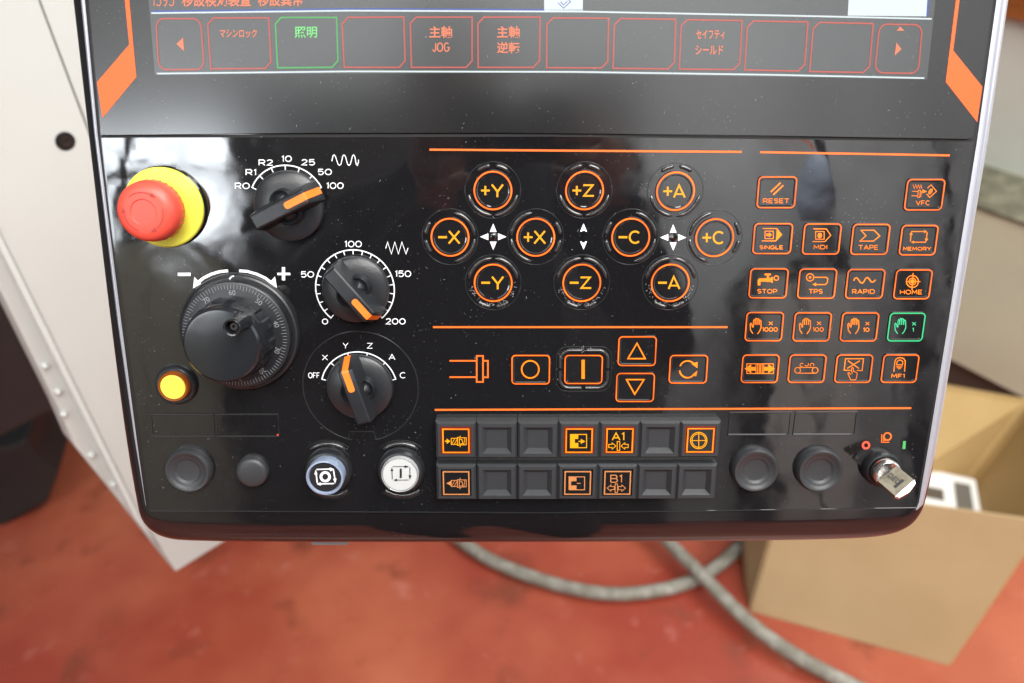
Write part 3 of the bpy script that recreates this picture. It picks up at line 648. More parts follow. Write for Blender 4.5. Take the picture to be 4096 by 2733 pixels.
# ---- rotary selector knobs
def knob(s, x, y, rz_, ang, words):
    h = .0035; c = Z(s, x, y, h); c.z = 0; r = mmpx(s, rz_, x, y, h)
    kb = MB().lathe(c, [(r * .93, 0), (r * .97, .0006), (r, .0016), (r, .0028), (r * .975, .0038), (r * .90, .0045), (r * .5, .0052), (.0001, .0054)], 64).build('selector_knob', 'knob', CP, smooth=35, label=words)
    ca, sa = math.cos(R(ang)), math.sin(R(ang))
    def L(u, v, z): return Vector((c.x + ca * u - sa * v, c.y + sa * u + ca * v, z))
    tw, bw = .0030, .0050
    prof = [(-.0134, .0034, .9), (-.0128, .0142, .92), (-.0120, .0152, .95), (0, .0157, 1), (.0108, .0157, 1), (.0116, .0154, .98), (.0150, .0042, .85)]
    rings = []
    for u, zt, kx in prof:
        hb = .0032; f = (zt - hb) / .0125
        w_top = bw + (tw - bw) * f
        rings.append([L(u, -bw * kx, hb), L(u, -w_top * kx, zt - .0005), L(u, -w_top * kx + .0006, zt), L(u, w_top * kx - .0006, zt), L(u, w_top * kx, zt - .0005), L(u, bw * kx, hb)])
    MB().loft(rings, True, True, True).build('knob_grip', 'knob', kb, smooth=25)
    for sd in (-1, 1):
        rg = []
        for i in range(7):
            rad, hz_ = ((.0052, .0045), (.0049, .0078), (.0042, .0092), (.0034, .0082), (.0030, .0078), (.0020, .0098), (.0003, .0112))[i]
            rg.append([L(rad * math.cos(R(t)), sd * (.0034 + rad * .85 * math.sin(R(t))), hz_) for t in range(0, 181, 15)])
        MB().loft(rg, False).build('knob_shoulder', 'knob', kb, smooth=50)
    mw = .00142
    seg = [(.0028, .01575), (.0112, .01578), (.0117, .0155), (.0152, .0044)]
    rg = [[L(.0022 , -mw * .4, .0158), L(.0022, mw * .4, .0158)], [L(.0026, -mw * .85, .0158), L(.0026, mw * .85, .0158)], [L(.0034, -mw, .0158), L(.0034, mw, .0158)], [L(.0108, -mw, .0158), L(.0108, mw, .0158)], [L(.0119, -mw, .01555), L(.0119, mw, .01555)], [L(.0153, -mw, .0043), L(.0153, mw, .0043)]]
    MB().loft(rg, False).build('orange_marker', 'orangeR', kb)
    return kb
knob('D', 1362, 590, 255, 26, 'selector knob pointing at 100 on the R0 to 100 scale')
knob('E', 1731, 302, 254, -50, 'selector knob pointing at 200 on the round tick scale')
knob('E', 1764, 1038, 251, 106, 'axis selector knob pointing at Y')
def scale(s, x, y, rz_, a0, a1, n, tl, name, w=8):
    k = Ink(s, .00012, w); c = Z(s, x, y, .00012); r = mmpx(s, rz_, x, y); q = larc(c, r, a0, a1, 72)
    k.mb.ribbon(q, .0005)
    for i in range(n + 1):
        a = R(a0 + (a1 - a0) * i / n); d = Vector((math.cos(a), math.sin(a), 0)); k.mb.ribbon([c + d * (r - tl), c + d * (r + .00025)], .0004, False, 1e-5)
    return k
k = scale('D', 1359, 576, 277, 154, 26, 6, .0018, 'a')
for t, *bb in (('R0', 975, 418, 1083, 464), ('R1', 1053, 320, 1132, 365), ('R2', 1147, 250, 1252, 295), ('10', 1313, 222, 1387, 268), ('25', 1455, 248, 1555, 293), ('50', 1575, 318, 1677, 363), ('100', 1637, 416, 1762, 463)): k.wt(t, *bb, 6.5)
k.st([(1677, 262), (1684, 225), (1693, 217), (1703, 228), (1722, 285), (1733, 293), (1743, 283), (1756, 225), (1765, 217), (1775, 228), (1791, 285), (1801, 293), (1811, 283), (1826, 225), (1834, 217), (1843, 228), (1853, 285), (1861, 292), (1869, 270), (1869, 252)], 6)
k.out('dial_scale', 'white', CP, label='printed white scale R0 R1 R2 10 25 50 100')
k = scale('D', 1844, 1187, 284, 229, -49, 20, .0018, 'b')
for t, *bb in (('100', 1768, 838, 1893, 885), ('50', 1452, 1058, 1548, 1104), ('150', 2133, 1053, 2250, 1100), ('0', 1605, 1400, 1650, 1443), ('200', 2065, 1398, 2210, 1443)): k.wt(t, *bb, 6.5)
k.st([(2066, 893), (2080, 847), (2107, 933), (2132, 847), (2158, 933), (2183, 847), (2213, 933), (2227, 890)], 6)
k.out('dial_scale', 'white', CP, label='printed white round scale from 0 to 200')
k = scale('E', 1762, 1043, 286, 165, 15, 5, .0018, 'c')
for t, *bb in (('OFF', 1377, 922, 1465, 965), ('X', 1482, 788, 1525, 830), ('Y', 1637, 698, 1680, 743), ('Z', 1820, 700, 1863, 742), ('A', 1983, 783, 2033, 828), ('C', 2067, 920, 2115, 965)): k.wt(t, *bb, 5)
k.out('dial_scale', 'white', CP, label='printed white scale OFF X Y Z A C')

# ---- emergency stop
c = Z('D', 465, 597, .002); c.z = 0; r = mmpx('D', 287, 465, 597, .003)
es = MB().lathe(c, [(r + .0003, 0), (r + .0004, .0012), (r * .98, .0018)], 64, True).build('emergency_stop', 'plate', CP, smooth=30, label='red mushroom stop button on a bright yellow round plate')
MB().lathe(c, [(r, .0017), (r, .0032), (r * .97, .0038), (r * .62, .0050), (.0001, .0050)], 72).build('yellow_plate', 'yellow', es, smooth=30)
MB().lathe(c, [(.0078, .0045), (.0078, .0095), (.001, .0095)], 40).build('stem', 'yellow', es, smooth=30)
cc = Z('D', 322, 634, .0190); rc = mmpx('D', 208, 322, 634, .019)
cc = Vector((c.x * .35 + cc.x * .65, c.y * .35 + cc.y * .65, 0))
prof = [(rc * .80, .0090), (rc * 1.0, .0092), (rc * 1.07, .0102), (rc * 1.08, .0140), (rc * 1.05, .0168), (rc * .98, .0186), (rc * .86, .0198), (rc * .70, .0202), (rc * .46, .0203), (rc * .43, .0199), (rc * .40, .0199), (rc * .2, .0200), (.0001, .0200)]
MB().lathe(cc, prof, 72).build('red_cap', 'red', es, smooth=40)
rid = MB()
for i in range(30):
    a = R(i * 12); rr_ = rc * 1.078
    rid.tube([Vector((cc.x + rr_ * math.cos(a), cc.y + rr_ * math.sin(a), .0105)), Vector((cc.x + rc * 1.066 * math.cos(a), cc.y + rc * 1.066 * math.sin(a), .0140))], .00024, 6)
rid.build('cap_ribs', 'red', es, smooth=40)
for a0 in (130, 10, 250):
    q = larc(cc, rc * .68, a0, a0 - 68, 14, .02032); m_ = MB().ribbon(q, .0004)
    a = R(a0 - 68); tdir = Vector((math.sin(a), -math.cos(a), 0)); nd = Vector((math.cos(a), math.sin(a), 0)); e = q[-1]
    m_.poly([e - nd * .0009, e + nd * .0009, e + tdir * .0024], 1e-5)
    flatbuild(m_, 'turn_arrow', 'redline', es)

# ---- hand wheel
c0 = Z('E', 860, 622, .002); c0.z = 0; rf = mmpx('E', 447, 860, 622, .002)
hw = MB().lathe(c0, [(rf, 0), (rf, .0022), (rf * .985, .0030), (rf * .955, .0034), (rf * .95, .0028), (.01, .0028)], 96).build('hand_wheel', 'knob', CP, smooth=30, label='large black hand wheel with numbered dial and finger grip')
cd = Z('E', 826, 647, .0075); rd = mmpx('E', 415, 826, 647, .0075); cw = Vector(((c0.x + cd.x) / 2, (c0.y + cd.y) / 2, 0))
MB().lathe(cw, [(rd * .99, .0026), (rd * 1.0, .0062), (rd * .985, .0071), (rd * .95, .0075), (.01, .0077)], 96).build('dial_disc', 'knob', hw, smooth=30)
tk = MB()
for i in range(100):
    a = math.radians(90 - 3.6 * i + 3); d = Vector((math.cos(a), math.sin(a), 0)); ln = .0018 if i % 5 else .0023
    p = Vector((cw.x, cw.y, .00763)); tk.ribbon([p + d * (rd * .945 - ln), p + d * (rd * .945)], .00018)
for nnum in range(0, 100, 10):
    a = math.radians(90 - 3.6 * (60 - nnum) - 2); p = Vector((cw.x + rd * .80 * math.cos(a), cw.y + rd * .80 * math.sin(a), .00775))
    text_at(tk, str(nnum) if nnum else '0', p, .0027 if nnum else .0013, .0022, a - math.pi / 2, 0)
flatbuild(tk, 'dial_numbers', 'tick', hw)
rk = mmpx('E', 285, 725, 717, .024); n = 120
def wob(j, depth):
    ph = (j / n * 12) % 1.0
    return 1 - depth * (1 if ph < .42 else 0)
rings = []
for rr_, z, dp in ((1.13, .0074, .055), (1.12, .0135, .055), (1.10, .0150, .05), (1.075, .0158, .0), (1.06, .0205, .0), (1.02, .0228, 0), (.96, .0236, 0), (.90, .0237, 0)):
    rings.append([Vector((cw.x + rk * rr_ * wob(j, dp) * math.cos(2 * math.pi * j / n), cw.y + rk * rr_ * wob(j, dp) * math.sin(2 * math.pi * j / n), z)) for j in range(n)])
MB().loft(rings, True, False, True).build('wheel_knob', 'knob2', hw, smooth=35)
cf = Z('E', 805, 586, .035); rs = mmpx('E', 70, 805, 586, .035)
MB().lathe(cf, [(rs * 1.12, .0232), (rs * 1.02, .0255), (rs * .93, .0300), (rs * 1.0, .0340), (rs * .97, .0350), (rs * .88, .0354), (rs * .74, .0352), (rs * .68, .0338), (rs * .66, .0305), (.0001, .0304)], 40).build('finger_grip', 'knob2', hw, smooth=40)
MB().lathe((cf.x, cf.y), [(rs * .48, .0305), (rs * .48, .0325), (rs * .40, .0330), (rs * .20, .0330), (rs * .17, .0316), (.0001, .0316)], 24).build('grip_screw', 'bolt', hw, smooth=30)
k = Ink('E', .00012, 22); k.frect(397, 172, 493, 196); k.out('minus_sign', 'white', CP)
k = Ink('E', .00012, 22); k.st([(1145, 181), (1243, 181)], 18).st([(1192, 130), (1192, 229)], 24); k.out('plus_sign', 'white', CP)
k = Ink('E', .00012, 20).st([(775, 157), (715, 163), (650, 182), (590, 212), (540, 252)], 21).fill([(512, 289), (521, 203), (572, 254)]).out('turn_arrow', 'white', CP)
k = Ink('E', .00012, 20).st([(858, 157), (920, 162), (990, 182), (1055, 212), (1108, 252)], 21).fill([(1143, 286), (1128, 200), (1082, 250)]).out('turn_arrow', 'white', CP)
Ink('E', .0033, 14).st([(785, 220), (800, 202), (820, 197)], 12).out('index_mark', 'white', hw)

# ---- lamps and round buttons
c = Z('E', 372, 1024, .003); c.z = 0; r = mmpx('E', 155, 372, 1024, .002)
yb = MB().lathe(c, [(r, 0), (r, .0012), (r * .95, .0024), (r * .86, .0030), (r * .76, .0030), (r * .74, .0024), (.001, .0024)], 64).build('yellow_button', 'knob', CP, smooth=35, label='round yellow push button in a black ring')
cl = Z('E', 365, 1030, .006); cl = Vector((c.x * .6 + cl.x * .4, c.y * .6 + cl.y * .4, 0))
MB().lathe(cl, [(r * .74, .0022), (r * .74, .0050), (r * .70, .0056), (r * .64, .0054), (r * .63, .0050), (.001, .0050)], 56).build('lens_ring', 'amberR', yb, smooth=35)
MB().lathe(cl, [(r * .60, .0048), (r * .60, .0055), (r * .57, .0057), (.001, .0057)], 56).build('lens', 'amber', yb, smooth=35)
def blank(s, x, y, rz_, words, hh=.0042, dish=True):
    c = Z(s, x, y, hh * .6); c.z = 0; r = mmpx(s, rz_, x, y, hh * .6)
    pr = [(r, 0), (r, hh * .45), (r * .97, hh * .75), (r * .90, hh)]
    pr += [(r * .80, hh), (r * .75, hh * .86), (r * .62, hh * .80), (r * .57, hh * .77), (r * .51, hh * .62), (r * .45, hh * .59), (.001, hh * .59)] if dish else [(r * .7, hh * 1.1), (r * .4, hh * 1.16), (.001, hh * 1.18)]
    MB().lathe(c, pr, 64).build('hole_plug', 'cap', CP, smooth=50, label=words)
blank('F', 457, 602, 170, 'large round black hole plug at the lower left')
blank('F', 918, 612, 115, 'small plain round black plug', .0034, False)
blank('L', 365, 600, 201, 'round black hole plug beside the square switches')
blank('L', 915, 602, 201, 'round black hole plug beside the key switch')
def cyc(x, y, lx, ly, words, white):
    c = Z('F', x, y, .003); c.z = 0; r = mmpx('F', 170, x, y, .003)
    bt = MB().lathe(c, [(r, 0), (r, .0015), (r * .97, .0026), (r * .90, .0036), (r * .84, .0038), (r * .82, .0030), (.001, .0030)], 64).build('cycle_button', 'knob', CP, smooth=35, label=words)
    if white:
        MB().lathe(c, [(r * .80, .0028), (r * .80, .0052), (r * .77, .0058), (r * .74, .0056), (r * .73, .0052)], 64, False).build('lens_ring', 'clearw', bt, smooth=35)
        MB().lathe(c, [(r * .735, .003), (r * .735, .0050), (r * .71, .0055), (.001, .0056)], 64).build('lens', 'lensw', bt, smooth=35)
        k = Ink('F', .0058, 6)
        for a, b2 in (((1935, 573), (2040, 573)), ((2060, 578), (2060, 655)), ((2050, 670), (1945, 670)), ((1932, 665), (1930, 590))): k.st([a, b2], 5)
        k.st([(1994, 588), (1994, 655)], 15).fill([(2022, 563), (2055, 573), (2022, 583)]).fill([(2050, 635), (2071, 635), (2060, 668)]).fill([(1968, 660), (1940, 670), (1968, 680)]).fill([(1921, 605), (1940, 605), (1930, 578)])
        k.out('button_symbol', 'black', bt)
    else:
        MB().lathe(c, [(r * .80, .0028), (r * .80, .0078), (r * .77, .0088), (r * .71, .0090), (r * .66, .0080)], 64, False).build('lens_ring', 'clear', bt, smooth=35)
        MB().lathe(c, [(r * .795, .0029), (r * .79, .0034), (.001, .0035)], 64).build('lens_seat', 'lensw', bt, smooth=35)
        MB().lathe(c, [(r * .66, .0040), (r * .66, .0079), (r * .64, .0082), (.001, .0083)], 64).build('lens', 'black', bt, smooth=35)
        k = Ink('F', .0085, 9)
        k.st([(1385, 594), (1490, 590)], 9).st([(1508, 600), (1520, 675)], 9).st([(1512, 695), (1410, 698)], 9).st([(1390, 690), (1382, 620)], 9).circ(1448, 646, 31, 19)
        k.fill([(1480, 578), (1513, 592), (1483, 607)]).fill([(1505, 662), (1530, 658), (1520, 694)]).fill([(1416, 686), (1385, 698), (1416, 711)]).fill([(1369, 630), (1392, 627), (1379, 596)])
        k.out('button_symbol', 'white', bt)
    rg = r * 1.20
    for a0, a1 in ((52, 128), (232, 308)):
        MB().tube(larc(c, rg, a0, a1, 16, .0001), lambda t: .0010 * min(1, .45 + 7 * min(t, 1 - t)), 8, False, .9).build('guard_ridge', 'guard', bt, smooth=60)
        MB().tube(larc(c, rg + .0016, a0 - 3, a1 + 3, 16, .0), .0002, 6).build('guard_rim', 'guard', bt, smooth=60)
cyc(1465, 616, 0, 0, 'dark cycle stop button under a clear blue ring', False)
cyc(1993, 616, 0, 0, 'white cycle start button with looped arrows', True)

# ---- square switches
row = [(303, 282), (588, 282), (874, 282), (1159, 281), (1441, 280), (1723, 279), (2002, 278)], [(305, 576), (588, 576), (869, 576), (1149, 575), (1426, 574), (1703, 573), (1978, 572)]
hs = mmpx('I', 280, 1159, 430, .0055) / 2
def sq(c, hw_, z, hh=None):
    hh = hh or hw_ * .965; return [Vector((c.x + a * hw_, c.y + b * hh, z)) for a, b in ((-1, -1), (1, -1), (1, 1), (-1, 1))]
icons = {(0, 0): 1, (0, 3): 1, (0, 4): 1, (0, 6): 1, (1, 0): 1, (1, 3): 1, (1, 4): 1}
names = {(0, 0): 'lit square switch with tool clamp arrow pointing in', (0, 3): 'lit square switch with half filled box and right arrow', (0, 4): 'lit square switch reading A1 over inward arrows',
         (0, 6): 'lit square switch with circled cross', (1, 0): 'dim square switch with tool clamp arrow pointing out', (1, 3): 'dim square switch with half filled box and left arrow', (1, 4): 'dim square switch reading B1 over outward arrows'}
def draw_tool(k, y, outw):
    if outw: k.fill([(235, y), (268, y - 16), (268, y + 16)])
    else: k.st([(226, y), (245, y)], 9).fill([(238, y - 18), (264, y), (238, y + 18)])
    k.rect(270, y - 20, 312, y + 22, 5).st([(272, y + 20), (294, y - 18)], 4).st([(290, y + 20), (311, y - 14)], 4).rect(313, y - 26, 326, y + 28, 5)
    k.st([(330, y - 12), (344, y - 12), (352, y + 18), (330, y + 18)], 5).st([(332, y - 38), (332, y - 24), (374, y - 24), (374, y + 24), (332, y + 26), (332, y + 40)], 5).st([(364, y - 24), (358, y + 24)], 4)
def outl_arrow(k, x, y, sx):
    k.st([(x, y), (x - sx * 26, y - 22), (x - sx * 26, y - 11), (x - sx * 50, y - 11), (x - sx * 50, y + 11), (x - sx * 26, y + 11), (x - sx * 26, y + 22)], 5, True)
for ri, rw in enumerate(row):
    for ci, (x, y) in enumerate(rw):
        c = Z('I', x, y, .0055)
        if (ri, ci) not in icons:
            MB().loft([sq(c, hs, 0), sq(c, hs, .0045), sq(c, hs * .90, .0058), sq(c, hs * .72, .0058), sq(c, hs * .69, .0055), sq(c, hs * .50, .0036)], True, False, True).build('square_switch', 'cap', CP, label='blank square black switch', group='blank square switches')
            continue
        sw = MB().loft([sq(c, hs, 0), sq(c, hs, .0045), sq(c, hs * .88, .0058), sq(c, hs * .76, .0058), sq(c, hs * .74, .0035)], True, False, True).build('square_switch', 'cap', CP, label=names[(ri, ci)])
        lit = ri == 0
        MB().loft([sq(c, hs * .70, .0034), sq(c, hs * .70, .0052), sq(c, hs * .66, .0060)], True, False, False).build('lens_edge', 'edge' if lit else 'guard', sw)
        flatbuild(MB().poly(sq(c, hs * .67, .0058)), 'lens', 'keyface', sw)
        flatbuild(MB().ribbon(sq(c, hs * .635, .0061), .00055, True), 'lens_frame', 'glowY' if lit else 'dim', sw)
        if lit: 
            flatbuild(MB().ribbon(sq(c, hs * .72, .0053), .0005, True), 'lens_glow', 'glowdim', sw)
        k = Ink('I', .0061, 6)
        if ci == 0: draw_tool(k, y + 6 if ri == 0 else y + 5, ri == 1)
        if (ri, ci) == (0, 3): k.rect(1100, 241, 1212, 333, 6).frect(1102, 243, 1154, 272).frect(1102, 300, 1154, 332).frect(1102, 272, 1130, 300).st([(1156, 289), (1176, 289)], 8).fill([(1172, 272), (1203, 289), (1172, 306)])
        if (ri, ci) == (1, 3): k.rect(1090, 536, 1198, 626, 6).frect(1092, 538, 1142, 566).frect(1092, 596, 1142, 625).frect(1092, 566, 1104, 596).st([(1144, 581), (1170, 581)], 6)
        if (ri, ci) == (0, 4): k.wt('A1', 1387, 226, 1478, 284, 8).rect(1425, 290, 1443, 352, 5); outl_arrow(k, 1416, 321, 1); outl_arrow(k, 1452, 321, -1)
        if (ri, ci) == (1, 4): k.wt('B1', 1377, 521, 1462, 577, 7).rect(1411, 585, 1427, 645, 5); outl_arrow(k, 1355, 614, -1); outl_arrow(k, 1483, 614, 1)
        if (ri, ci) == (0, 6): k.circ(1993, 283, 57, 6).circ(1993, 283, 47, 5).st([(1993, 228), (1993, 338)], 5).st([(1938, 283), (2048, 283)], 5)
        k.out('switch_symbol', 'glowT' if lit else 'dim', sw)

# ---- key switch and its printed signs
c = Z('L', 1452, 590, .003); c.z = 0; r = mmpx('L', 164, 1452, 590, .003)
ks = MB().lathe(c, [(r, 0), (r, .0018), (r * .97, .0034), (r * .88, .0046), (r * .80, .0048), (r * .76, .0040), (.001, .0040)], 64).build('key_switch', 'knob', CP, smooth=40, label='black ringed key switch with chrome barrel')
cb = Z('L', 1437, 606, .009); cb.z = 0
MB().lathe(c, [(r * .74, .0035), (r * .74, .0066), (r * .70, .0080), (r * .62, .0086), (r * .56, .0082), (r * .40, .0070), (.001, .0068)], 56).build('chrome_barrel', 'chrome', ks, smooth=40)
tab = [Z('L', x, y, .0007) for x, y in ((1200, 505), (1240, 455), (1290, 428), (1345, 425), (1405, 450), (1400, 520), (1310, 560), (1275, 575))]
MB().prism(tab, (0, 0, -.0007)).build('pointer_tab', 'groove', ks)
k = Ink('L', .0008, 4).fill([(1222, 500), (1232, 478), (1296, 445), (1300, 455), (1240, 505)]).out('pointer_slot', 'guard', ks)
Ink('L', .00012, 18).circ(1312, 388, 27, 19).out('off_mark', 'redp', CP, label='red ring sign left of the key switch')
Ink('L', .00012, 10).circ(1495, 313, 31, 13).st([(1447, 293), (1444, 362), (1510, 362)], 8).st([(1462, 315), (1460, 347), (1480, 347)], 8).out('lock_mark', 'orange', CP, label='orange ring and corner sign above the key switch')
Ink('L', .00012, 10).fill([(1628, 352), (1653, 352), (1648, 420), (1623, 420)]).out('on_mark', 'green', CP, label='green bar sign right of the key switch')
# socket cover under the lower edge
q = [P(1238, 2150, -.012), P(1400, 2150, -.012), P(1392, 2180, -.012), P(1248, 2180, -.012)]
MB().prism(q, (0, 0, -.012)).build('socket_flap', 'flap', CP, label='small flap peeping out under the lower edge')

# ---- the key: lifts out, so a thing of its own
KEY = empty('switch_key', 'flat nickel key with stamped bow stuck in the key switch', 'key'); KEY.matrix_world = PANEL_M
hb_, ht = .0075, .0225
tip = Vector((c.x, c.y, 0))
def kq(x, y, z): return Z('L', x, y, z)
bowq = [kq(1572, 560, .015), kq(1722, 682, .021), kq(1560, 822, .024), kq(1408, 690, .018)]
nrm = (bowq[1] - bowq[0]).cross(bowq[3] - bowq[0]).normalized()
if nrm.z < 0: nrm = -nrm
MB().prism(bowq, nrm * -.0018).build('key_bow', 'brass', KEY, bevel=.00025)
e0, e1 = (bowq[1] + bowq[2]) / 2, (bowq[0] + bowq[3]) / 2
ax = (e0 - e1).normalized(); sd = (bowq[0] - bowq[3]).normalized()
lipq = [bowq[1] + nrm * .0004 + sd * .0002, bowq[2] + nrm * .0004 - sd * .0002, bowq[2] + ax * .0016 + nrm * .0001 + sd * .0008, (bowq[1] + bowq[2]) / 2 + ax * .0024 + nrm * .0001, bowq[1] + ax * .0016 + nrm * .0001 - sd * .0008]
MB().prism(lipq, nrm * -.0024).build('bow_rim', 'chrome', KEY, bevel=.0002)
bs = Vector((c.x + .0002, c.y, .0070)); bl_ = e1 - nrm * .0009
MB().prism([bl_ + sd * .003, bl_ - sd * .003, bs - sd * .003, bs + sd * .003], nrm * -.0016).build('key_blade', 'chrome', KEY)
vs, fs = text_verts('IDEC', .01); mid = (e0 + e1) / 2 + nrm * .00012 - ax * .0012 + sd * .0002
wdt, hgt = .0062, .0024
wx = -sd; wy = -ax
tx_ = [(v.x, v.y) for v in vs]
def stamp(sub, m):
    me = MB().add([mid + ax * (x * wdt) + sd * (y * hgt) for x, y in tx_], fs)
    return me.build('stamped_letters', m, KEY)
stamp(0, 'black')
sl = mid + ax * .0030
MB().prism([sl - sd * .0028 + ax * .0006, sl - sd * .0028 - ax * .0006, sl + sd * .0022 - ax * .0006, sl + sd * .0022 + ax * .0006], nrm * .0001).build('bow_slot', 'groove', KEY)

# ================================================================== SURROUNDINGS
def tagged(o, label, cat): o['label'] = label; o['category'] = cat; return o
# floor
MB().quad((-7, -7, 0), (7, -7, 0), (7, 9, 0), (-7, 9, 0)).build('floor', 'floor', kind='structure')
# white machine cabinet: a vertical face turned 44 degrees
d0 = ray(262, 566); s0 = EYE + d0 * .62
hd = Vector((math.sin(R(44)), math.cos(R(44)), 0)); fn = Vector((hd.y, -hd.x, 0))
if fn.dot(EYE - s0) < 0: fn = -fn
def F(px, py, off=0.0): return on_plane(px, py, s0 + fn * off, fn)
CB = empty('machine_cabinet', 'tall cream painted steel machine cabinet with bolted edge left of the control panel', 'machine cabinet')
def cpart(name, pts, m, off=0.0, th=.02, bev=0, **kw): return MB().prism([F(x, y, off) for x, y in pts], fn * -th).build(name, m, CB, bevel=bev, **kw)
cpart('left_cover', [(-760, -700), (-106, -700), (156, 0), (355, 529), (700, 1450), (1080, 2040), (902, 2165), (703, 2289), (565, 2075), (10, 953), (-445, 0)], 'cabinet', bev=.002)
cpart('right_cover', [(-94, -700), (500, -700), (1200, 300), (1100, 2028), (702, 1440), (361, 529), (162, 0)], 'cabinet', -.0004, bev=.001)
cpart('cover_gap', [(-110, -705), (520, -705), (1210, 300), (1105, 2040), (690, 1460), (345, 529), (145, 0)], 'seam', -.006, .02)
cpart('edge_bead', [(-445, 0), (10, 953), (565, 2075), (650, 2215), (600, 2150), (540, 2075), (-22, 953), (-477, 0)], 'cabedge', .002, .014, bev=.0015)
cpart('edge_flange', [(-760, -380), (-445, 0), (10, 953), (565, 2085), (703, 2289), (455, 1975), (300, 1785), (237, 1640), (20, 1200), (-500, 200)], 'cabinet', -.012, .03, bev=.001)
hole = F(262, 566, .0006)
def disc_on(cn, r, name, m, parent, prof):
    t1 = hd; t2 = Vector((0, 0, 1)); rings = [[cn + t1 * (rr_ * r * math.cos(2 * math.pi * j / 24)) + t2 * (rr_ * r * math.sin(2 * math.pi * j / 24)) + fn * z for j in range(24)] for rr_, z in prof]
    return MB().loft(rings, True, False, True).build(name, m, parent, smooth=40)
cs = disc_on(hole, .0068, 'cap_screw', 'groove', CB, [(1.12, -.0004), (1.0, .0002), (.95, .0001)])
disc_on(hole, .0048, 'screw_head', 'bolt', cs, [(1, .0002), (.95, .0012), (.55, .0013), (.45, .0006)])
for x, y in ((178, 1462), (230, 1565), (252, 1655), (363, 1818), (450, 1935), (560, 2085)):
    disc_on(F(x, y, -.0118), .0026, 'flange_bolt', 'pbolt', CB, [(1, 0), (.9, .003), (.5, .0045), (.2, .005)])
# black machine bodies seen past the cabinet
DM = empty('dark_machine', 'large black machine body behind the cream cabinet at the left edge', 'machine')
n2 = Vector((.25, -1, 0)).normalized(); a2 = EYE + ray(150, 1500) * 1.0
MB().prism([on_plane(x, y, a2, n2) for x, y in ((-1500, -2500), (-600, -2500), (20, 1150), (300, 1550), (330, 1640), (186, 1655), (0, 1750), (-900, 2050))], (-.5, 1.6, 0)).build('machine_body', 'machine', DM, bevel=.006)  # unseen height and depth stretched to block light from the floor
MB().prism([on_plane(x, y, a2 - n2 * .02, n2) for x, y in ((-900, 1010), (-60, 1330), (236, 1600), (232, 1622), (-60, 1362), (-900, 1050))], (-.01, .03, 0)).build('body_ridge', 'machine', DM)
FB = empty('floor_unit', 'black bulky unit standing on the red floor at the left edge', 'floor unit')
a3 = on_floor(100, 2080); n3 = Vector((.3, -1, 0)).normalized()
MB().prism([on_plane(x, y, a3, n3) for x, y in ((-900, 1700), (40, 1790), (110, 1745), (150, 1830), (232, 1900), (190, 2010), (0, 2115), (-900, 2500))], (-.2, .7, 0)).build('foot_block', 'machine', FB, bevel=.01)
MB().prism([on_plane(x, y, a3 - n3 * .03, n3) for x, y in ((20, 1850), (140, 1900), (150, 1930), (30, 1900))], (-.02, .1, 0)).build('foot_lever', 'bolt', FB, bevel=.004)
# hoses
def hose(pts, label, r=.0138, z=None):
    q = spline([on_floor(x, y, zz) for (x, y, zz) in pts], 14)
    MB().tube(q, r, 14).build('hose', 'hose', smooth=60, label=label, cat='hose', group='grey braided hoses on the red floor')
hose([(1650, 1980, .018), (1860, 2175, .018), (2060, 2283, .018), (2330, 2362, .018), (2560, 2372, .018), (2790, 2315, .018), (2960, 2185, .018), (3020, 2080, .018)], 'grey braided hose curving in a wide bow across the red floor')
hose([(2450, 1960, .052), (2690, 2185, .052), (2850, 2345, .050), (3010, 2500, .040), (3200, 2632, .03), (3480, 2775, .018), (3800, 2900, .018)], 'grey braided hose running diagonally over the other towards the lower right')
# cardboard box
BX = empty('cardboard_box', 'open brown cardboard box standing on the red floor beside the panel', 'cardboard box')
H_ = .34
fl, fr = on_floor(3005, 2440), on_floor(3795, 2655)
tr = on_floor(4180, 2082, H_)
fnn = (fr - fl).cross(tr - fl).normalized(); tl = on_plane(3150, 1935, fl, fnn)
brt, blt = on_floor(4125, 1603, H_), on_floor(2960, 1395, H_)
br, bl2 = on_floor(3640, 2220), on_floor(2985, 2330)
def wall_(a, b_, c_, d_, name, m='card', t=.005):
    nn = (b_ - a).cross(d_ - a).normalized() * t
    MB().prism([a, b_, c_, d_], nn).build(name, m, BX)
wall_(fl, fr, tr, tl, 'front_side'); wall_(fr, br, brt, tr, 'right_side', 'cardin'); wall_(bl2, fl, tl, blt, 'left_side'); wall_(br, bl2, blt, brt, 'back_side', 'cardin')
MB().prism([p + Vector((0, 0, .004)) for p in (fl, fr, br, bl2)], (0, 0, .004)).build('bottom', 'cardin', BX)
# white package inside
PK = empty('white_package', 'white printed carton with a black square lying inside the cardboard box', 'package')
p0, p1, p2, p3 = on_floor(3600, 1990, .20), on_floor(3930, 2060, .20), on_floor(3905, 1915, .20), on_floor(3600, 1850, .20)
MB().prism([p0, p1, p2, p3], (0, 0, -.19)).build('carton', 'package', PK, bevel=.006)
MB().prism([p0.lerp(p1, a).lerp(p3.lerp(p2, a), b2) + Vector((0, 0, .002)) for a, b2 in ((.70, .02), (.90, .02), (.90, .75), (.70, .75))], (0, 0, -.001)).build('dark_label', 'ink', PK)
MB().prism([p0.lerp(p1, a).lerp(p3.lerp(p2, a), b2) + Vector((0, 0, .002)) for a, b2 in ((.25, .15), (.55, .15), (.55, .45), (.25, .45))], (0, 0, -.001)).build('grey_label', 'shade_brown', PK)
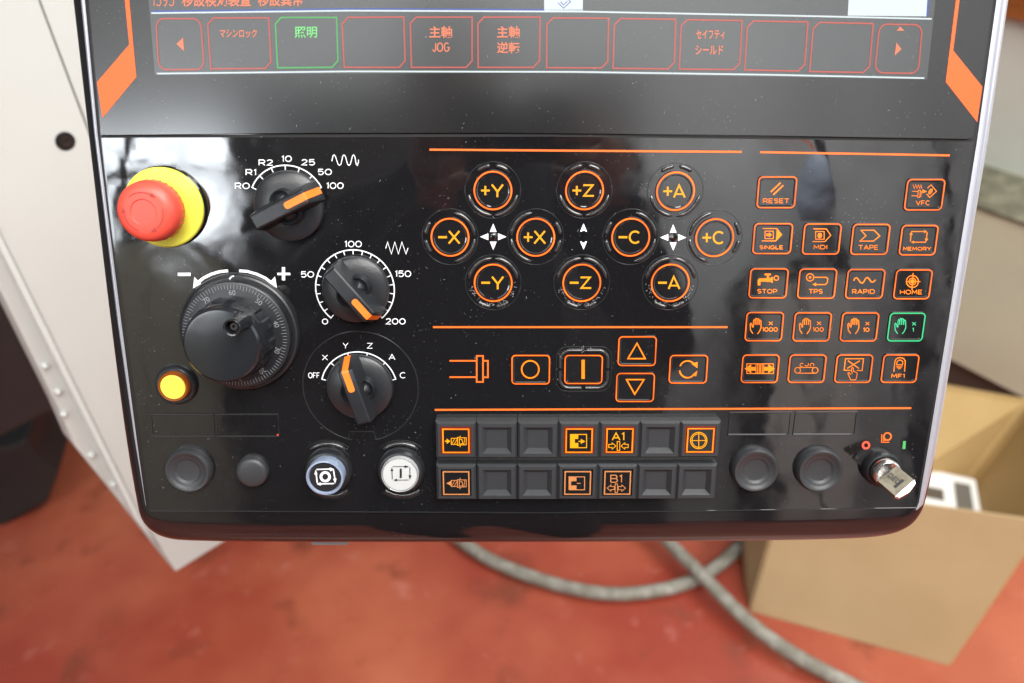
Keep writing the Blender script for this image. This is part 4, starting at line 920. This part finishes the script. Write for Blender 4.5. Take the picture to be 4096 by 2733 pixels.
# beige cabinet with dirty ledge, pale wall and wooden board behind
ZB = .15
f0, f1 = on_floor(3700, 1385, ZB), on_floor(4200, 1645, ZB); f0.z = f1.z = 0
dirx = (f1 - f0).normalized(); nb = Vector((dirx.y, -dirx.x, 0))
if nb.dot(EYE - f0) < 0: nb = -nb
tl3, tr3 = on_plane(3700, 728, f0, nb), on_plane(4250, 960, f0, nb); hz = (tl3.z + tr3.z) / 2; tl3.z = tr3.z = hz
LC = empty('low_cabinet', 'low beige steel cabinet with a dusty top standing right of the panel', 'cabinet')
A_, B_ = f0 - dirx * .3, f1 + dirx * .3
up_ = Vector((0, 0, 1))
MB().prism([A_ + up_ * ZB, B_ + up_ * ZB, B_ + up_ * (hz - .01), A_ + up_ * (hz - .01)], nb * -.10).build('cabinet_front', 'beige', LC)
MB().prism([A_ - nb * .02, B_ - nb * .02, B_ - nb * .02 + up_ * (ZB - .001), A_ - nb * .02 + up_ * (ZB - .001)], nb * -.05).build('shade_brown', 'shade_brown', LC)  # dark strip stands in for the shaded floor below the cabinet
MB().prism([A_ + nb * .004 + up_ * hz, B_ + nb * .004 + up_ * hz, B_ - nb * .22 + up_ * hz, A_ - nb * .22 + up_ * hz], up_ * -.008).build('dusty_top', 'ledge', LC)
MB().prism([A_ - nb * .22 - dirx * .5, B_ - nb * .22 + dirx * .8, B_ - nb * .22 + dirx * .8 + up_ * 2.2, A_ - nb * .22 - dirx * .5 + up_ * 2.2], nb * -.1).build('workshop_wall', 'wall', kind='structure')
wp = f0 - nb * .20
WB = empty('wooden_board', 'orange brown wooden board on the pale wall at the top right corner', 'board')
MB().prism([on_plane(x, y, wp, nb) for x, y in ((3900, -300), (4400, -300), (4400, 150), (3960, 55))], nb * -.015).build('board', 'wood', WB)
# ================================================================== BEHIND THE CAMERA (mirrored in the glossy panel)
MB().quad((-6, -3.5, 0), (6, -3.5, 0), (6, -3.5, 4.4), (-6, -3.5, 4.4)).build('back_wall', 'backwall', kind='structure')
def box(mb, x0, x1, y0, y1, z0, z1):
    v = [Vector((x, y, z)) for z in (z0, z1) for x, y in ((x0, y0), (x1, y0), (x1, y1), (x0, y1))]
    return mb.add(v, [(0, 3, 2, 1), (4, 5, 6, 7), (0, 1, 5, 4), (1, 2, 6, 5), (2, 3, 7, 6), (3, 0, 4, 7)])
WN = empty('workshop_window', 'bright daylight window mirrored at the upper left of the glossy panel', 'window')
flat = MB().quad((-2.62, -3.47, 2.12), (-1.42, -3.47, 2.12), (-1.42, -3.47, 2.76), (-2.62, -3.47, 2.76)); flat.build('pane', 'winpane', WN)
fr_ = MB(); box(fr_, -2.69, -2.62, -3.5, -3.42, 2.05, 2.82); box(fr_, -1.42, -1.35, -3.5, -3.42, 2.05, 2.82); box(fr_, -2.02, -1.96, -3.5, -3.43, 2.12, 2.76); box(fr_, -2.62, -1.42, -3.5, -3.43, 2.44, 2.47)
box(fr_, -2.62, -1.42, -3.5, -3.42, 2.76, 2.82); box(fr_, -2.62, -1.42, -3.5, -3.42, 2.05, 2.12); fr_.build('window_frame', 'winframe', WN)
LK = empty('steel_locker', 'dim olive steel locker against the back wall, mirrored at the lower left of the panel', 'locker')
lk = MB(); box(lk, -2.9, -1.33, -3.48, -3.0, .05, 1.98); lk.build('locker_body', 'locker', LK, bevel=.01)
for x in (-2.5, -2.1, -1.7): box(MB(), x, x + .38, -3.0, -2.985, .12, 1.9).build('locker_door', 'locker', LK, bevel=.006)
DK = empty('black_machine', 'tall black machine behind the photographer, mirrored in the middle of the panel', 'machine')
box(MB(), -1.15, .62, -3.3, -2.7, .0, 2.6).build('machine_body', 'machine', DK, bevel=.03)
box(MB(), -.55, .3, -2.7, -2.66, .9, 1.9).build('machine_door', 'machine', DK, bevel=.01)
for x, w_, z1, y in ((1.62, .05, 4.2, -3.3), (1.86, .10, 1.7, -3.1), (2.22, .04, 4.2, -3.3)):
    box(MB(), x, x + w_, y, y + w_, 0, z1).build('steel_post', 'machine', label={1.62: 'tall thin dark steel pipe nearest the photographer, mirrored right of the panel middle', 1.86: 'short thick dark steel post mirrored among the square keys', 2.22: 'tall thin dark pipe mirrored near the right edge of the panel'}[x], cat='post', group='dark posts mirrored in the panel')
# the photographer
PS = empty('person', 'person in dark navy jacket holding a small camera in front of the panel', 'person', (0, 0, 0))
def skin(name, pts, edges, m, parent, sub=2, **kw):
    me = bpy.data.meshes.new(name); me.from_pydata([p[0] for p in pts], edges, [])
    o = bpy.data.objects.new('tmp', me); COL.objects.link(o)
    md = o.modifiers.new('s', 'SKIN'); md.use_smooth_shade = True
    for i, p in enumerate(pts):
        r_ = p[1]; o.data.skin_vertices[0].data[i].radius = r_ if isinstance(r_, tuple) else (r_, r_)
    o.data.skin_vertices[0].data[0].use_root = True
    s2 = o.modifiers.new('u', 'SUBSURF'); s2.levels = sub; s2.render_levels = sub
    dg = bpy.context.evaluated_depsgraph_get(); m2 = bpy.data.meshes.new_from_object(o.evaluated_get(dg))
    bpy.data.objects.remove(o); m2.materials.clear(); m2.materials.append(M[m]); return link(name, m2, parent, **kw)
bx_, by_ = -.07, -.50
J = [((bx_, by_, .95), (.15, .11)), ((bx_, by_, 1.12), (.145, .10)), ((bx_, by_, 1.30), (.165, .115)), ((bx_, by_, 1.43), (.11, .09)), ((bx_, by_ + .01, 1.50), .055), ((bx_, by_ + .02, 1.55), .058)]
E = [(0, 1), (1, 2), (2, 3), (3, 4), (4, 5)]
for sx in (-1, 1):
    k0 = len(J); J += [((bx_ + sx * .18, by_, 1.41), .062), ((bx_ + sx * .27, by_ + .06, 1.20), .048), ((bx_ + sx * .17 + .05, by_ + .27, 1.22), .040), ((.02 + sx * .085, -.13, 1.345), .026)]
    E += [(3, k0), (k0, k0 + 1), (k0 + 1, k0 + 2), (k0 + 2, k0 + 3)]
    k0 = len(J); J += [((bx_ + sx * .10, by_, .86), .085), ((bx_ + sx * .11, by_ + .02, .48), .058), ((bx_ + sx * .12, by_, .09), .042), ((bx_ + sx * .13, by_ + .15, .045), .038)]
    E += [(0, k0), (k0, k0 + 1), (k0 + 1, k0 + 2), (k0 + 2, k0 + 3)]
bod = skin('body', J, E, 'cloth', PS)
hd_ = skin('head', [((bx_, by_ + .02, 1.52), .05), ((bx_, by_ + .045, 1.58), (.062, .060)), ((bx_, by_ + .04, 1.65), (.074, .085)), ((bx_, by_ + .025, 1.72), (.062, .07))], [(0, 1), (1, 2), (2, 3)], 'skin', PS)
skin('hair', [((bx_, by_ - .01, 1.64), (.078, .075)), ((bx_, by_ - .005, 1.70), (.080, .085)), ((bx_, by_ + .02, 1.745), (.066, .07))], [(0, 1), (1, 2)], 'hair', PS)
MB().loft([[Vector((bx_ + dx * s_, by_ + .115 + dy, 1.635 + dz * s_)) for dx, dz in ((-.012, -.02), (.012, -.02), (.006, .03), (-.006, .03))] for s_, dy in ((1.1, 0), (.5, .025))], True, False, True).build('nose', 'skin', PS)
for sx in (-1, 1):
    MB().lathe((0, 0), [(.011, 0), (.008, .004), (.001, .005)], 12).build('eye', 'black', PS).matrix_local = Matrix.Translation((bx_ + sx * .031, by_ + .112, 1.655)) @ Matrix.Rotation(R(-90), 4, 'X')
    skin('ear', [((bx_ + sx * .078, by_ + .03, 1.62), (.006, .012)), ((bx_ + sx * .084, by_ + .025, 1.65), (.007, .017))], [(0, 1)], 'skin', PS, 1)
    # hand: palm and five separate fingers closed round the camera body
    w0 = Vector((.02 + sx * .085, -.13, 1.345)); pm = Vector((sx * .078, -.075, 1.355))
    pts = [(tuple(w0), .024), (tuple(pm), (.030, .016))]; ed = [(0, 1)]
    for i in range(4):
        b0 = pm + Vector((0, .006, .030 - i * .019)); k0 = len(pts)
        ln = (.9, 1.0, .95, .78)[i]
        pts += [(tuple(b0 + Vector((-sx * .004, .022 * ln, 0))), .009), (tuple(b0 + Vector((-sx * .022 * ln, .034, -.002))), .0085), (tuple(b0 + Vector((-sx * .038 * ln, .030, -.004))), .0075)]
        ed += [(1, k0), (k0, k0 + 1), (k0 + 1, k0 + 2)]
    k0 = len(pts); pts += [(tuple(pm + Vector((-sx * .015, -.012, -.020))), .011), (tuple(pm + Vector((-sx * .040, -.010, -.012))), .009)]; ed += [(0, k0), (k0, k0 + 1)]
    skin('hand', pts, ed, 'skin', PS, 1)
CM = empty('small_camera', 'small black camera held up in front of the panel', 'camera'); CM.matrix_world = CAM_M
def cbx(x0, x1, y0, y1, z0, z1, n, mm, bv=.003): box(MB(), x0, x1, y0, y1, z0, z1).build(n, mm, CM, bevel=bv)
cbx(-.058, .058, -.036, .032, .035, .066, 'camera_body', 'cap')
MB().lathe((0, 0), [(.030, .036), (.031, .028), (.028, .012), (.024, .010), (.018, .016), (.001, .018)], 32).build('lens', 'plate', CM, smooth=40)

SC = empty('added_pale_cabinet', 'pale two door cabinet added by the back wall for pale streaks behind the square keys', 'cabinet')  # unseen cabinet put in to give the panel reflection pale streaks
box(MB(), 1.14, 1.56, -3.4, -2.95, .04, 1.72).build('cabinet_body', 'machine', SC, bevel=.004)
for x in (1.16, 1.365): box(MB(), x, x + .185, -2.95, -2.93, .10, 1.68).build('cabinet_door', 'package', SC, bevel=.003)
bagm = mat('pale_blue_sheet', (.55, .66, .85), .35)
M['bag'] = bagm
BG = empty('hanging_bag', 'pale blue bag hanging from an orange strap, mirrored beside the RESET key', 'bag')
MB().lathe((0, 0), [(.001, 0), (.06, .02), (.085, .12), (.08, .24), (.05, .33), (.012, .36)], 20).build('bag_body', 'bag', BG, smooth=60).matrix_local = Matrix.Translation((1.56, -3.2, 1.98))
MB().tube([Vector((1.56, -3.2, 2.33)), Vector((1.53, -3.3, 2.45)), Vector((1.44, -3.42, 2.58))], .022, 8, False, .4).build('strap', 'orange', BG)
